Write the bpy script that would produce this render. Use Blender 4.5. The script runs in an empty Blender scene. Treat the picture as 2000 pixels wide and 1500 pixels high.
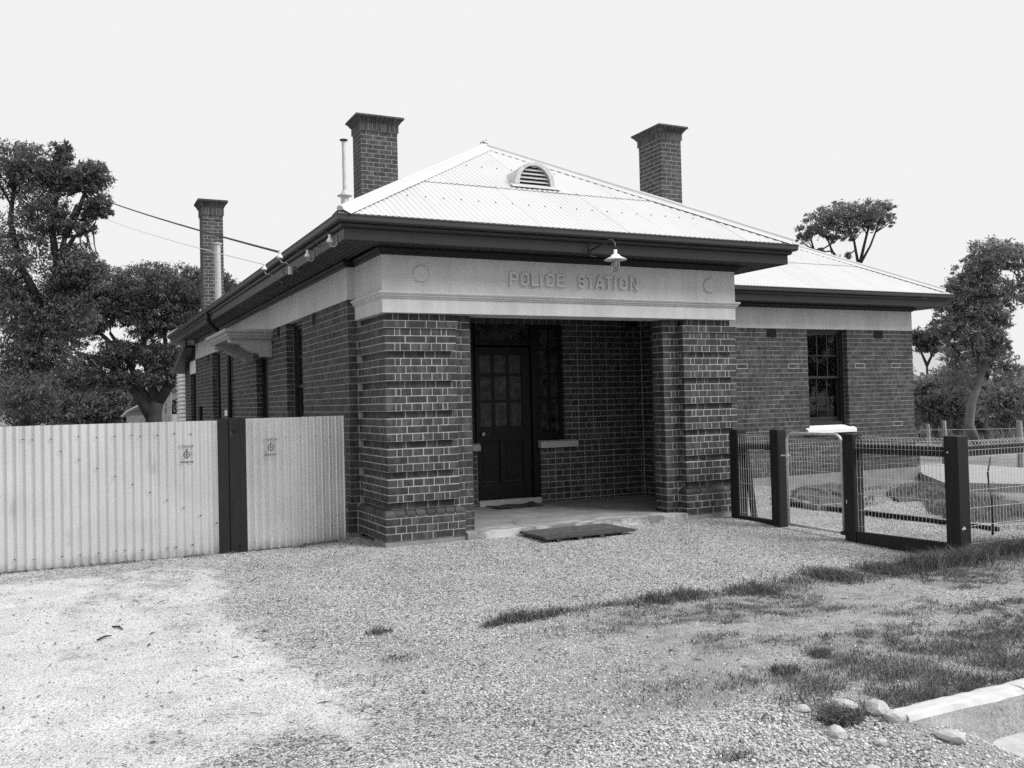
import bpy, math, random
import numpy as np
from mathutils import Vector, Matrix

# ------------------------------------------------------------------ camera, sky, sun, exposure
S = bpy.context.scene
COL = S.collection
RNG = np.random.default_rng(7)
random.seed(7)
CP = np.array([-3.30235, -9.59527, 1.53059])
YAW, PIT, ROL = math.radians(24.84955), math.radians(1.18059), math.radians(-1.3347)
FPX, PPX, PPY = 1756.58, 933.144, 750.465
fw = np.array([math.sin(YAW)*math.cos(PIT), math.cos(YAW)*math.cos(PIT), math.sin(PIT)])
rt0 = np.array([math.cos(YAW), -math.sin(YAW), 0.0])
up0 = np.cross(rt0, fw)
rt = math.cos(ROL)*rt0 + math.sin(ROL)*up0
up = -math.sin(ROL)*rt0 + math.cos(ROL)*up0
cam = bpy.data.cameras.new('camera')
cam.sensor_fit = 'HORIZONTAL'; cam.sensor_width = 36.0
cam.lens = FPX/2000*36
cam.shift_x = (1000-PPX)/2000
cam.shift_y = (PPY-750)/2000
cam.clip_start = 0.05; cam.clip_end = 4000
co = bpy.data.objects.new('camera', cam); COL.objects.link(co)
M = Matrix(((rt[0], up[0], -fw[0], CP[0]), (rt[1], up[1], -fw[1], CP[1]), (rt[2], up[2], -fw[2], CP[2]), (0, 0, 0, 1)))
co.matrix_world = M
S.camera = co

SUN_EL, SUN_AZ = math.radians(47), math.radians(48)      # azimuth from -Y towards +X
W = bpy.data.worlds.new('World'); S.world = W; W.use_nodes = True
nt = W.node_tree; nt.nodes.clear()
sky = nt.nodes.new('ShaderNodeTexSky'); sky.sky_type = 'NISHITA'; sky.sun_disc = False
sky.sun_elevation = SUN_EL; sky.sun_rotation = math.radians(180-48)
bw = nt.nodes.new('ShaderNodeRGBToBW'); nt.links.new(sky.outputs[0], bw.inputs[0])
b1 = nt.nodes.new('ShaderNodeBackground'); b1.inputs[1].default_value = 0.05; DIM = b1
mm_ = nt.nodes.new('ShaderNodeMath'); mm_.operation = 'MINIMUM'; mm_.inputs[1].default_value = 1.6
nt.links.new(bw.outputs[0], mm_.inputs[0]); nt.links.new(mm_.outputs[0], b1.inputs[0])
b2 = nt.nodes.new('ShaderNodeBackground'); b2.inputs[0].default_value = (1, 1, 1, 1); b2.inputs[1].default_value = 0.277   # even overcast veil
ad = nt.nodes.new('ShaderNodeAddShader'); nt.links.new(b1.outputs[0], ad.inputs[0]); nt.links.new(b2.outputs[0], ad.inputs[1])
wo = nt.nodes.new('ShaderNodeOutputWorld'); nt.links.new(ad.outputs[0], wo.inputs[0])
sl = bpy.data.lights.new('sun', 'SUN'); sl.energy = 1.5; sl.angle = math.radians(28); sl.color = (1, 1, 1)
so = bpy.data.objects.new('sun', sl); COL.objects.link(so)
sd = Vector((math.cos(SUN_EL)*math.sin(SUN_AZ), -math.cos(SUN_EL)*math.cos(SUN_AZ), math.sin(SUN_EL)))
so.rotation_euler = (-sd).to_track_quat('-Z', 'Y').to_euler()
S.view_settings.view_transform = 'Standard'; S.view_settings.look = 'None'
S.view_settings.exposure = 1.32; S.view_settings.gamma = 1; S.view_settings.use_curve_mapping = False
S.render.engine = 'CYCLES'
S.cycles.max_bounces = 6; S.cycles.transparent_max_bounces = 12
S.cycles.use_denoising = False

def ray(px, py):
    return fw + (px-PPX)/FPX*rt - (py-PPY)/FPX*up
def at(px, py, dist):
    """world point seen in the direction of a pixel at a given depth"""
    return CP + dist*ray(px, py)

# ------------------------------------------------------------------ helpers
def link(o, parent=None):
    COL.objects.link(o)
    if parent is not None: o.parent = parent
    return o
def tag(o, label=None, cat=None, group=None, kind=None):
    if label: o['label'] = label
    if cat: o['category'] = cat
    if group: o['group'] = group
    if kind: o['kind'] = kind
    return o
def empty(name, loc=(0, 0, 0), parent=None):
    o = bpy.data.objects.new(name, None); o.empty_display_size = 0.1
    link(o, parent); o.location = loc
    return o
def fastmesh(name, V, F, tone=None, uv=None, smooth=False):
    """V (n,3) array, F (m,k) array of one face size"""
    V = np.asarray(V, np.float32); F = np.asarray(F, np.int32)
    me = bpy.data.meshes.new(name)
    k = F.shape[1]
    me.vertices.add(len(V)); me.vertices.foreach_set('co', V.ravel())
    me.loops.add(F.size); me.loops.foreach_set('vertex_index', F.ravel())
    me.polygons.add(len(F)); me.polygons.foreach_set('loop_start', np.arange(0, F.size, k, dtype=np.int32))
    me.polygons.foreach_set('loop_total', np.full(len(F), k, np.int32))
    if smooth: me.polygons.foreach_set('use_smooth', np.ones(len(F), bool))
    if tone is not None:
        a = me.attributes.new('tone', 'FLOAT', 'FACE'); a.data.foreach_set('value', np.asarray(tone, np.float32))
    me.update(calc_edges=True)
    return me
class MB:
    def __init__(s): s.v = []; s.f = []; s.t = []; s.uv = []
    def add(s, vs, fs, tone=0.5, uvs=None):
        n = len(s.v); s.v += [tuple(map(float, v)) for v in vs]
        for i, f in enumerate(fs):
            s.f.append([n+j for j in f]); s.t.append(tone)
            s.uv.append(uvs[i] if uvs else [(0, 0)]*len(f))
    def box(s, a, b, tone=0.5, ch=0.0):
        x0, y0, z0 = [min(p, q) for p, q in zip(a, b)]; x1, y1, z1 = [max(p, q) for p, q in zip(a, b)]
        if ch <= 0:
            vs = [(x0,y0,z0),(x1,y0,z0),(x1,y1,z0),(x0,y1,z0),(x0,y0,z1),(x1,y0,z1),(x1,y1,z1),(x0,y1,z1)]
            fs = [(0,3,2,1),(4,5,6,7),(0,1,5,4),(1,2,6,5),(2,3,7,6),(3,0,4,7)]
            s.add(vs, fs, tone, s.boxuv(vs, fs, x0, y0, z0))
            return
        c = ch; vs = []; idx = {}
        X = (x0, x1); Y = (y0, y1); Z = (z0, z1)
        for i in (0, 1):
            for j in (0, 1):
                for k in (0, 1):
                    sx, sy, sz = (1, -1)[i], (1, -1)[j], (1, -1)[k]
                    idx[i, j, k, 0] = len(vs); vs.append((X[i], Y[j]+sy*c, Z[k]+sz*c))
                    idx[i, j, k, 1] = len(vs); vs.append((X[i]+sx*c, Y[j], Z[k]+sz*c))
                    idx[i, j, k, 2] = len(vs); vs.append((X[i]+sx*c, Y[j]+sy*c, Z[k]))
        g = lambda i, j, k, m: idx[i, j, k, m]
        fs = []
        for i in (0, 1):
            q = [g(i,0,0,0), g(i,1,0,0), g(i,1,1,0), g(i,0,1,0)]; fs.append(q if i else q[::-1])
            q = [g(0,i,0,1), g(1,i,0,1), g(1,i,1,1), g(0,i,1,1)]; fs.append(q[::-1] if i else q)
            q = [g(0,0,i,2), g(1,0,i,2), g(1,1,i,2), g(0,1,i,2)]; fs.append(q if i else q[::-1])
        for i in (0, 1):
            for j in (0, 1):
                fs.append([g(i,j,0,0), g(i,j,1,0), g(i,j,1,1), g(i,j,0,1)])
                fs.append([g(i,0,j,0), g(i,1,j,0), g(i,1,j,2), g(i,0,j,2)])
                fs.append([g(0,i,j,1), g(1,i,j,1), g(1,i,j,2), g(0,i,j,2)])
        for i in (0, 1):
            for j in (0, 1):
                for k in (0, 1): fs.append([g(i,j,k,0), g(i,j,k,1), g(i,j,k,2)])
        cx, cy, cz = (x0+x1)/2, (y0+y1)/2, (z0+z1)/2
        out = []
        for f in fs:                                  # orient outwards
            p = [Vector(vs[q]) for q in f]; n = (p[1]-p[0]).cross(p[2]-p[0]); m = sum(p, Vector())/len(p)-Vector((cx, cy, cz))
            out.append(f if n.dot(m) > 0 else f[::-1])
        s.add(vs, out, tone, s.boxuv(vs, out, x0, y0, z0))
    def boxuv(s, vs, fs, x0, y0, z0):
        r = []
        for f in fs:
            p = [Vector(vs[q]) for q in f]; n = (p[1]-p[0]).cross(p[2]-p[0])
            if abs(n.y) >= abs(n.x): r.append([((q.x-x0)/.2437, (q.z-z0)/.0752) for q in p])
            else: r.append([((q.y-y0)/.2437, (q.z-z0)/.0752) for q in p])
        return r
    def obox(s, c, ax, ay, az, hx, hy, hz, tone=0.5):
        c = Vector(c); ax = Vector(ax).normalized()*hx; ay = Vector(ay).normalized()*hy; az = Vector(az).normalized()*hz
        vs = [c+sx*ax+sy*ay+sz*az for sz in (-1, 1) for (sx, sy) in ((-1,-1),(1,-1),(1,1),(-1,1))]
        fs = [(0,3,2,1),(4,5,6,7),(0,1,5,4),(1,2,6,5),(2,3,7,6),(3,0,4,7)]
        if ax.cross(ay).dot(az) < 0: fs = [f[::-1] for f in fs]
        s.add(vs, fs, tone)
    def tube(s, pts, rad, n=8, tone=0.5, caps=True):
        pts = [Vector(p) for p in pts]; m = len(pts)
        if not hasattr(rad, '__len__'): rad = [rad]*m
        rings = []; prev = None
        for i, p in enumerate(pts):
            t = (pts[min(i+1, m-1)]-pts[max(i-1, 0)]).normalized()
            if prev is None:
                a = Vector((0, 0, 1)) if abs(t.z) < .9 else Vector((1, 0, 0))
                u = t.cross(a).normalized()
            else:
                u = (prev-t*prev.dot(t)).normalized()
            prev = u; w = t.cross(u)
            rings.append([p+rad[i]*(math.cos(2*math.pi*k/n)*u+math.sin(2*math.pi*k/n)*w) for k in range(n)])
        vs = [q for r in rings for q in r]; fs = []
        for i in range(m-1):
            for k in range(n):
                fs.append((i*n+k, i*n+(k+1) % n, (i+1)*n+(k+1) % n, (i+1)*n+k))
        if caps: fs.append(tuple(range(n))[::-1]); fs.append(tuple((m-1)*n+k for k in range(n)))
        s.add(vs, fs, tone)
    def lathe(s, prof, c=(0, 0, 0), n=24, tone=0.5):
        vs = []; fs = []
        for r, z in prof:
            for k in range(n): vs.append((c[0]+r*math.cos(2*math.pi*k/n), c[1]+r*math.sin(2*math.pi*k/n), c[2]+z))
        for i in range(len(prof)-1):
            for k in range(n): fs.append((i*n+k, i*n+(k+1) % n, (i+1)*n+(k+1) % n, (i+1)*n+k))
        s.add(vs, fs, tone)
    def prism(s, poly, axis, a, b, tone=0.5):
        """poly: 2-D points (counter-clockwise); extruded along axis 'x','y' or 'z' from a to b"""
        def mk(p, q, t):
            return {'x': (t, p, q), 'y': (p, t, q), 'z': (p, q, t)}[axis]
        n = len(poly); vs = [mk(p, q, a) for p, q in poly]+[mk(p, q, b) for p, q in poly]
        fs = [list(range(n))[::-1], list(range(n, 2*n))]+[[i, (i+1) % n, n+(i+1) % n, n+i] for i in range(n)]
        s.add(vs, fs, tone)
    def build(s, name, mat, parent=None, smooth=False, fix=False):
        me = bpy.data.meshes.new(name); me.from_pydata(s.v, [], s.f)
        if fix:
            import bmesh
            bm = bmesh.new(); bm.from_mesh(me); bmesh.ops.recalc_face_normals(bm, faces=bm.faces); bm.to_mesh(me); bm.free()
        a = me.attributes.new('tone', 'FLOAT', 'FACE'); a.data.foreach_set('value', np.array(s.t, np.float32))
        if not fix:
            uvl = me.uv_layers.new(name='UVMap')
            flat = np.array([c for f in s.uv for uv in f for c in uv], np.float32)
            if len(flat) == len(uvl.data)*2: uvl.data.foreach_set('uv', flat)
        if smooth: me.polygons.foreach_set('use_smooth', [True]*len(me.polygons))
        me.materials.append(mat); me.update()
        return link(bpy.data.objects.new(name, me), parent)
def one(name, mat, parent, fn, smooth=False, fix=False):
    m = MB(); fn(m); return m.build(name, mat, parent, smooth, fix)

def textmesh(name, cu, parent):
    t = bpy.data.objects.new(name, cu); COL.objects.link(t); bpy.context.view_layer.update()
    me = bpy.data.meshes.new_from_object(t.evaluated_get(bpy.context.evaluated_depsgraph_get()))
    bpy.data.objects.remove(t); me.name = name
    if not me.materials: me.materials.append(cu.materials[0])
    return link(bpy.data.objects.new(name, me), parent)
# ------------------------------------------------------------------ materials (all grey: the plate is black and white)
class NT:
    def __init__(s, name):
        s.m = bpy.data.materials.new(name); s.m.use_nodes = True; s.t = s.m.node_tree; s.t.nodes.clear()
        s.out = s.t.nodes.new('ShaderNodeOutputMaterial'); s.b = s.t.nodes.new('ShaderNodeBsdfPrincipled')
        s.t.links.new(s.b.outputs[0], s.out.inputs[0])
        s.b.inputs['Specular IOR Level'].default_value = .3
    def n(s, typ, **kw):
        nd = s.t.nodes.new(typ)
        for k, v in kw.items():
            if k in ('operation', 'blend_type', 'feature', 'noise_dimensions', 'data_type', 'attribute_name', 'interpolation_type', 'voronoi_dimensions', 'wave_type', 'bands_direction', 'clamp'): setattr(nd, k, v)
            else:
                key = int(k[1:]) if k[0] == '_' else k.replace('__', ' ')
                s.set(nd, key, v)
        return nd
    def set(s, nd, key, v):
        i = nd.inputs[key]
        if hasattr(v, 'links') or isinstance(v, bpy.types.NodeSocket): s.t.links.new(v, i)
        else: i.default_value = v
    def math(s, op, a, b=0.0, c=0.0, clamp=False):
        nd = s.t.nodes.new('ShaderNodeMath'); nd.operation = op; nd.use_clamp = clamp
        for i, v in enumerate((a, b, c)): s.set(nd, i, v)
        return nd.outputs[0]
    def noise(s, scale, detail=4, vec=None, rough=.55):
        nd = s.t.nodes.new('ShaderNodeTexNoise'); nd.inputs['Scale'].default_value = scale; nd.inputs['Detail'].default_value = detail
        nd.inputs['Roughness'].default_value = rough
        if vec is None: vec = s.pos()
        s.t.links.new(vec, nd.inputs['Vector'])
        return nd.outputs[0]
    def pos(s):
        if not hasattr(s, '_p'): s._p = s.t.nodes.new('ShaderNodeNewGeometry').outputs['Position']
        return s._p
    def attr(s, name):
        nd = s.t.nodes.new('ShaderNodeAttribute'); nd.attribute_name = name; return nd.outputs['Fac']
    def rng(s, v, a, b, c=0.0, d=1.0, smooth=False):
        nd = s.t.nodes.new('ShaderNodeMapRange'); nd.interpolation_type = 'SMOOTHSTEP' if smooth else 'LINEAR'
        for i, q in enumerate((v, a, b, c, d)): s.set(nd, i, q)
        return nd.outputs[0]
    def mapping(s, vec, scale):
        nd = s.t.nodes.new('ShaderNodeMapping'); nd.inputs['Scale'].default_value = scale; s.t.links.new(vec, nd.inputs['Vector']); return nd.outputs[0]
    def mix(s, f, a, b):
        nd = s.t.nodes.new('ShaderNodeMix'); nd.data_type = 'FLOAT'; s.set(nd, 0, f); s.set(nd, 2, a); s.set(nd, 3, b); return nd.outputs[0]
    def color(s, v): s.set(s.b, 'Base Color', v if isinstance(v, bpy.types.NodeSocket) else (v, v, v, 1))
    def bump(s, h, strength=.3, dist=.01):
        nd = s.t.nodes.new('ShaderNodeBump'); nd.inputs['Strength'].default_value = strength; nd.inputs['Distance'].default_value = dist
        s.t.links.new(h, nd.inputs['Height']); s.t.links.new(nd.outputs[0], s.b.inputs['Normal'])
    def rough(s, v): s.set(s.b, 'Roughness', v)
def simple(name, base, var=.25, scale=6, rough=.7, bump=0, bscale=60, metal=0, spec=.3, tonevar=0):
    k = NT(name); f = k.noise(scale, 5)
    v = k.math('MULTIPLY', base, k.rng(f, .25, .75, 1-var, 1+var))
    if tonevar: v = k.math('MULTIPLY', v, k.rng(k.attr('tone'), 0, 1, 1-tonevar, 1+tonevar))
    k.color(v); k.rough(rough); k.b.inputs['Metallic'].default_value = metal; k.b.inputs['Specular IOR Level'].default_value = spec
    if bump: k.bump(k.noise(bscale, 4), bump, .004)
    return k.m
MAT = {}
def brickmat(name, base):
    k = NT(name)
    uv = k.t.nodes.new('ShaderNodeUVMap'); sx = k.t.nodes.new('ShaderNodeSeparateXYZ'); k.t.links.new(uv.outputs[0], sx.inputs[0])
    tone = k.attr('tone')
    # kiln marks: vertical flashes along a brick, different on each
    cv = k.t.nodes.new('ShaderNodeCombineXYZ'); k.set(cv, 0, k.math('MULTIPLY', sx.outputs[0], 3.2)); k.set(cv, 1, k.math('MULTIPLY', tone, 57.0)); k.set(cv, 2, k.math('MULTIPLY', sx.outputs[1], .35))
    fl = k.rng(k.noise(1.0, 1, cv.outputs[0]), .40, .60, .62, 1.12, True)
    v = k.math('MULTIPLY', base, k.rng(tone, 0, 1, .72, 1.25))
    v = k.math('MULTIPLY', v, fl)
    v = k.math('MULTIPLY', v, k.rng(k.noise(90, 4), .3, .7, .8, 1.2))
    v = k.math('MULTIPLY', v, k.rng(k.noise(1.6, 6, None, .65), .3, .7, .86, 1.13))
    k.color(v); k.rough(.72); k.b.inputs['Specular IOR Level'].default_value = .3
    k.bump(k.noise(160, 3), .35, .002)
    return k.m
MAT['brick'] = brickmat('brick_face', .066)
MAT['mortar'] = simple('mortar', .37, .15, 9, .9, .3, 200)
k = NT('render_coat')                                    # trowelled cement band
v = k.math('MULTIPLY', .56, k.rng(k.noise(2.3, 5), .3, .7, .90, 1.08))
v = k.math('MULTIPLY', v, k.rng(k.noise(140, 3), .3, .7, .93, 1.07))
v = k.math('MULTIPLY', v, k.rng(k.noise(1.0, 5, k.mapping(k.pos(), (9, 9, .8)), .6), .35, .7, 1.03, .90))
k.color(v); k.rough(.85); k.bump(k.noise(120, 5), .5, .004); MAT['render'] = k.m
MAT['cement'] = simple('cement_trim', .42, .12, 7, .8, .35, 90)
k = NT('roof_iron')                                      # galvanised corrugated iron
v = k.math('MULTIPLY', .55, k.rng(k.noise(1.6, 5), .3, .7, .96, 1.03))
v = k.math('MULTIPLY', v, k.rng(k.attr('tone'), 0, 1, .965, 1.03))
k.color(v); k.rough(.5); k.b.inputs['Metallic'].default_value = .0; MAT['roof'] = k.m
k = NT('fence_iron')
sp = k.rng(k.noise(260, 2), .35, .65, .90, 1.06)
v = k.math('MULTIPLY', .72, sp); v = k.math('MULTIPLY', v, k.rng(k.noise(2, 4), .3, .7, .93, 1.05))
sxi = k.t.nodes.new('ShaderNodeSeparateXYZ'); k.t.links.new(k.pos(), sxi.inputs[0])
mud = k.rng(k.math('ADD', sxi.outputs[2], k.math('MULTIPLY', k.noise(14, 6, None, .7), -.30)), -.27, -.14, 1, 0)
v = k.math('MULTIPLY', v, k.math('SUBTRACT', 1.0, k.math('MULTIPLY', .35, mud)))
v = k.math('MULTIPLY', v, k.rng(k.noise(5, 7, k.mapping(k.pos(), (1, 1, .25)), .7), .60, .74, 1.0, .72))
k.color(v); k.rough(.36); k.b.inputs['Metallic'].default_value = .55; k.b.inputs['Specular IOR Level'].default_value = .5; 
MAT['iron'] = k.m
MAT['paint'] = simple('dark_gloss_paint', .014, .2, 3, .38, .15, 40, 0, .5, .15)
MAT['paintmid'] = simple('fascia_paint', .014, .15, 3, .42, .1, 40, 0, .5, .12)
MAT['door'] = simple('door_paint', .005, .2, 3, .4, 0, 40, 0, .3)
k = NT('post_paint')
gr = k.noise(1.0, 6, k.mapping(k.pos(), (55, 55, 2.2)), .65)
v = k.math('MULTIPLY', .015, k.rng(gr, .3, .75, .65, 1.5)); v = k.math('ADD', v, k.math('MULTIPLY', .10, k.rng(k.noise(9, 6, k.mapping(k.pos(), (1, 1, .35)), .7), .66, .78, 0, 1)))
k.color(v); k.rough(.6); k.bump(gr, .5, .004); MAT['post'] = k.m
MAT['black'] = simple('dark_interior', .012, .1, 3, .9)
MAT['metalpale'] = simple('galvanised_pipe', .5, .25, 18, .5, 0, 40, .3, .4)
MAT['wire'] = simple('galvanised_wire', .55, .15, 10, .5, 0, 40, .2, .4)
MAT['cable'] = simple('black_cable', .03, .1, 10, .6)
MAT['porcelain'] = simple('white_porcelain', .75, .05, 10, .2, 0, 40, 0, .5)
MAT['enamel'] = simple('white_enamel', .82, .04, 10, .3, 0, 40, 0, .5)
MAT['concrete'] = simple('weathered_concrete', .22, .25, 5, .85, .5, 80)
MAT['kerb'] = simple('kerb_concrete', .5, .12, 9, .85, .5, 70)
MAT['whitesill'] = simple('white_sill', .82, .04, 8, .6)
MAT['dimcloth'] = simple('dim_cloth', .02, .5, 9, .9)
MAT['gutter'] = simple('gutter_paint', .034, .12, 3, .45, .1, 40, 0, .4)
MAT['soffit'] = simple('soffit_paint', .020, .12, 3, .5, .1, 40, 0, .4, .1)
MAT['curtain'] = simple('pale_curtain', .60, .25, 6, .9)
MAT['stamp'] = simple('stencil_ink', .10, .3, 90, .8)
MAT['stone'] = simple('pale_stone', .5, .12, 30, .9, .6, 60, tonevar=.1)
MAT['wood'] = simple('weathered_board', .075, .45, 14, .8, .5, 60, 0, .3, .3)
MAT['mat'] = simple('coir_mat', .05, .3, 40, .95, .6, 200)
MAT['bark'] = simple('bark', .042, .45, 3, .9, .6, 20)
MAT['barkpale'] = simple('pale_gum_bark', .13, .35, 3, .85, .4, 16)
MAT['soil'] = simple('garden_soil', .075, .75, 22, .95, 1.0, 30)
MAT['greywood'] = simple('grey_timber', .28, .3, 9, .85, .4, 50)
def leafmat(name, base, top=1.6):
    k = NT(name); v = k.math('MULTIPLY', base, k.rng(k.attr('tone'), 0, 1, .45, top))
    k.color(v); k.rough(.6)
    tr = k.t.nodes.new('ShaderNodeBsdfTranslucent'); k.set(tr, 0, v); mx = k.t.nodes.new('ShaderNodeMixShader'); mx.inputs[0].default_value = .35
    k.t.links.new(k.b.outputs[0], mx.inputs[1]); k.t.links.new(tr.outputs[0], mx.inputs[2]); k.t.links.new(mx.outputs[0], k.out.inputs[0])
    return k.m
MAT['leafdark'] = leafmat('dark_gum_leaf', .12)
MAT['leafmid'] = leafmat('grey_gum_leaf', .19)
MAT['leafscrub'] = leafmat('scrub_leaf', .19)
MAT['grass'] = leafmat('grass_blade', .115, 2.6)
# window glass: see-through with a mirror coat
k = NT('window_glass'); k.t.nodes.remove(k.b)
tr = k.t.nodes.new('ShaderNodeBsdfTransparent'); tr.inputs[0].default_value = (.92, .92, .92, 1)
gl = k.t.nodes.new('ShaderNodeBsdfGlossy'); gl.inputs['Roughness'].default_value = .03
fr = k.t.nodes.new('ShaderNodeFresnel'); fr.inputs[0].default_value = 1.5
mx = k.t.nodes.new('ShaderNodeMixShader'); k.t.links.new(fr.outputs[0], mx.inputs[0]); k.t.links.new(tr.outputs[0], mx.inputs[1]); k.t.links.new(gl.outputs[0], mx.inputs[2])
k.t.links.new(mx.outputs[0], k.out.inputs[0]); MAT['glass'] = k.m
k = NT('dull_glass'); k.color(k.math('MULTIPLY', .028, k.rng(k.noise(9, 5, None, .6), .35, .65, .3, 2.0))); k.rough(k.rng(k.noise(6, 4), .3, .7, .06, .28)); k.b.inputs['Specular IOR Level'].default_value = .5; k.bump(k.noise(5, 2), .15, .01); MAT['dullglass'] = k.m
# ground: gravel / white limestone dirt / thin soil, mixed by painted masks on the terrain sheet
k = NT('yard_ground')
pos = k.pos()
warp = k.t.nodes.new('ShaderNodeVectorMath'); warp.operation = 'ADD'
vs_ = []
def voro(scale, feat='F1'):
    nd = k.t.nodes.new('ShaderNodeTexVoronoi'); nd.feature = feat; nd.inputs['Scale'].default_value = scale
    k.t.links.new(pos, nd.inputs['Vector']); return nd
v1 = voro(72); sc = k.t.nodes.new('ShaderNodeSeparateColor'); k.t.links.new(v1.outputs['Color'], sc.inputs[0])
v2 = voro(118); sc2 = k.t.nodes.new('ShaderNodeSeparateColor'); k.t.links.new(v2.outputs['Color'], sc2.inputs[0])
cell = k.math('MULTIPLY', k.rng(sc.outputs[0], .25, .75, .05, .70), k.rng(v1.outputs['Distance'], .25, .75, 1.0, .45))
cell2 = k.rng(sc2.outputs[1], .2, .8, .05, .62)
gravel = k.mix(.4, cell, cell2)
gravel = k.math('MULTIPLY', gravel, k.rng(k.noise(1.1, 7, None, .65), .3, .7, .76, 1.22))
gravel = k.mix(k.math('MULTIPLY', .6, k.rng(k.noise(1.9, 7, None, .7), .54, .68, 0, 1)), gravel, k.math('MULTIPLY', .36, k.rng(k.noise(60, 4), .3, .7, .7, 1.3)))
dirtn = k.noise(3.0, 8, None, .65); spk = k.noise(75, 4)
dirt = k.math('MULTIPLY', .64, k.rng(dirtn, .3, .7, .80, 1.10))
dirt = k.math('MULTIPLY', dirt, k.rng(spk, .48, .66, 1.0, .40))
soil = k.math('MULTIPLY', .31, k.rng(k.noise(7, 7, None, .7), .3, .7, .6, 1.35))
soil = k.math('MULTIPLY', soil, k.rng(k.noise(110, 3), .35, .7, 1.1, .6))
md = k.attr('dirt'); ms = k.attr('soil')
edge = k.rng(k.noise(3.5, 8, None, .75), .3, .7, -.42, .42)
wob = k.rng(k.math('ADD', md, edge), .25, .75, 0, 1, True)
fine = k.rng(k.noise(28, 5, None, .7), .35, .65, -.3, .3)
g1 = k.mix(k.rng(k.math('ADD', wob, k.math('MULTIPLY', fine, k.math('MULTIPLY', wob, k.math('SUBTRACT', 1.0, wob)))), 0, 1, 0, .93), gravel, dirt)
g2 = k.mix(k.math('MULTIPLY', .85, k.rng(k.math('ADD', ms, edge), .25, .75, 0, 1, True)), g1, soil)
g2 = k.mix(k.math('MULTIPLY', .42, k.rng(k.math('ADD', k.attr('thatch'), k.rng(k.noise(12, 6, None, .75), .3, .7, -.4, .4)), .3, .8, 0, 1, True)), g2, k.math('MULTIPLY', .13, k.rng(k.noise(50, 5, None, .7), .3, .7, .4, 1.9)))
k.color(g2); k.rough(.95); k.b.inputs['Specular IOR Level'].default_value = .15
hh = k.math('ADD', k.math('MULTIPLY', v1.outputs['Distance'], -.9), k.math('MULTIPLY', k.noise(60, 4), .8))
k.bump(hh, .75, .012)
MAT['ground'] = k.m
k = NT('paddock')
v = k.math('MULTIPLY', .17, k.rng(k.noise(.7, 8, None, .7), .3, .7, .6, 1.6)); k.color(v); k.rough(.95); k.bump(k.noise(9, 6), .8, .05); MAT['paddock'] = k.m
MAT['hill'] = simple('hazed_hill', .42, .15, .02, .95)  # pale base colour stands in for haze over the far hill
MAT['road'] = simple('sealed_gutter', .45, .3, 8, .85, .5, 60)
MAT['path'] = simple('limestone_path', .34, .06, 5, .9, .3, 60)

# ------------------------------------------------------------------ terrain
def sm(a, b, x):
    t = np.clip((np.asarray(x, float)-a)/(b-a), 0, 1); return t*t*(3-2*t)
_g = RNG.random((256, 256))
def vn(x, y, s):
    x = np.asarray(x)*s+1000; y = np.asarray(y)*s+1000
    xi = np.floor(x).astype(int); yi = np.floor(y).astype(int); fx = x-xi; fy = y-yi
    fx = fx*fx*(3-2*fx); fy = fy*fy*(3-2*fy)
    g = lambda a, b: _g[a % 256, b % 256]
    return (g(xi, yi)*(1-fx)+g(xi+1, yi)*fx)*(1-fy)+(g(xi, yi+1)*(1-fx)+g(xi+1, yi+1)*fx)*fy
def fbm(x, y, s, o=4):
    r = 0; a = .5; t = 0
    for i in range(o): r = r+a*vn(x+i*17.3, y-i*9.1, s*2**i); t += a; a *= .5
    return r/t
def H0(x, y):
    x = np.asarray(x, float); y = np.asarray(y, float)
    h = -.10+.045*sm(-1.6, -.5, y)*sm(-1.0, -.2, x)*(1-sm(5.0, 5.8, x))
    h = h-.05*sm(4.9, 6.5, x)*sm(-3.2, 2.0, y)-.06*sm(12, 20, np.hypot(x, y))
    h = h-.055*np.exp(-((x-4.35)/.9)**2-((y+3.0)/.75)**2)
    r = sm(.55, 1.0, x)
    h = h-r*.16*sm(-6.44, -6.52, y)-(1-r)*.14*sm(-6.35, -7.6, y)
    return h
def Hg(x, y):
    x = np.asarray(x, float); y = np.asarray(y, float)
    return H0(x, y)+.022*(fbm(x, y, 1.1, 4)-.5)*sm(.1, .6, np.abs(y+6.4)+2*(x < .3))+.010*(fbm(x, y, 7, 3)-.5)
xs = np.arange(-6.5, 9.01, .05); ys = np.arange(-9.0, 4.5, .05)
X, Y = np.meshgrid(xs, ys); Z = Hg(X, Y)
edgef = np.minimum(np.minimum(sm(-6.5, -6.0, X), 1-sm(8.6, 9.0, X)), 1-sm(4.0, 4.5, Y))
Z = Z-.12*(1-edgef)
nx, ny = len(xs), len(ys)
I = np.arange(nx*ny).reshape(ny, nx)
F = np.stack([I[:-1, :-1], I[:-1, 1:], I[1:, 1:], I[1:, :-1]], -1).reshape(-1, 4)
me = fastmesh('yard', np.stack([X, Y, Z], -1).reshape(-1, 3), F, smooth=True)
n1 = fbm(X, Y, 1.0, 4)
bx = -1.95+.5*sm(-3, -4.6, Y)                                  # edge of the white driveway
dirtm = (1-sm(-1.1, .9, X-bx))*(1-sm(-.4, .8, Y))*(.62+.9*(n1-.3))
dirtm = np.maximum(dirtm, .55*(1-sm(-5.4, -4.6, Y))*(1-sm(-2.2, -.6, X)))
dirtm *= 1-.75*sm(-4.9, -5.5, Y)*sm(-3.4, -2.4, X)
for off_ in (-.55, .75): dirtm = dirtm+.35*np.exp(-((X+2.75-off_-.25*np.sin(Y*.6))/.16)**2)*(1-sm(-.3, .5, Y))*(.4+n1)-.12
dirtm = np.clip(dirtm+.12, 0, 1)
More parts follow.
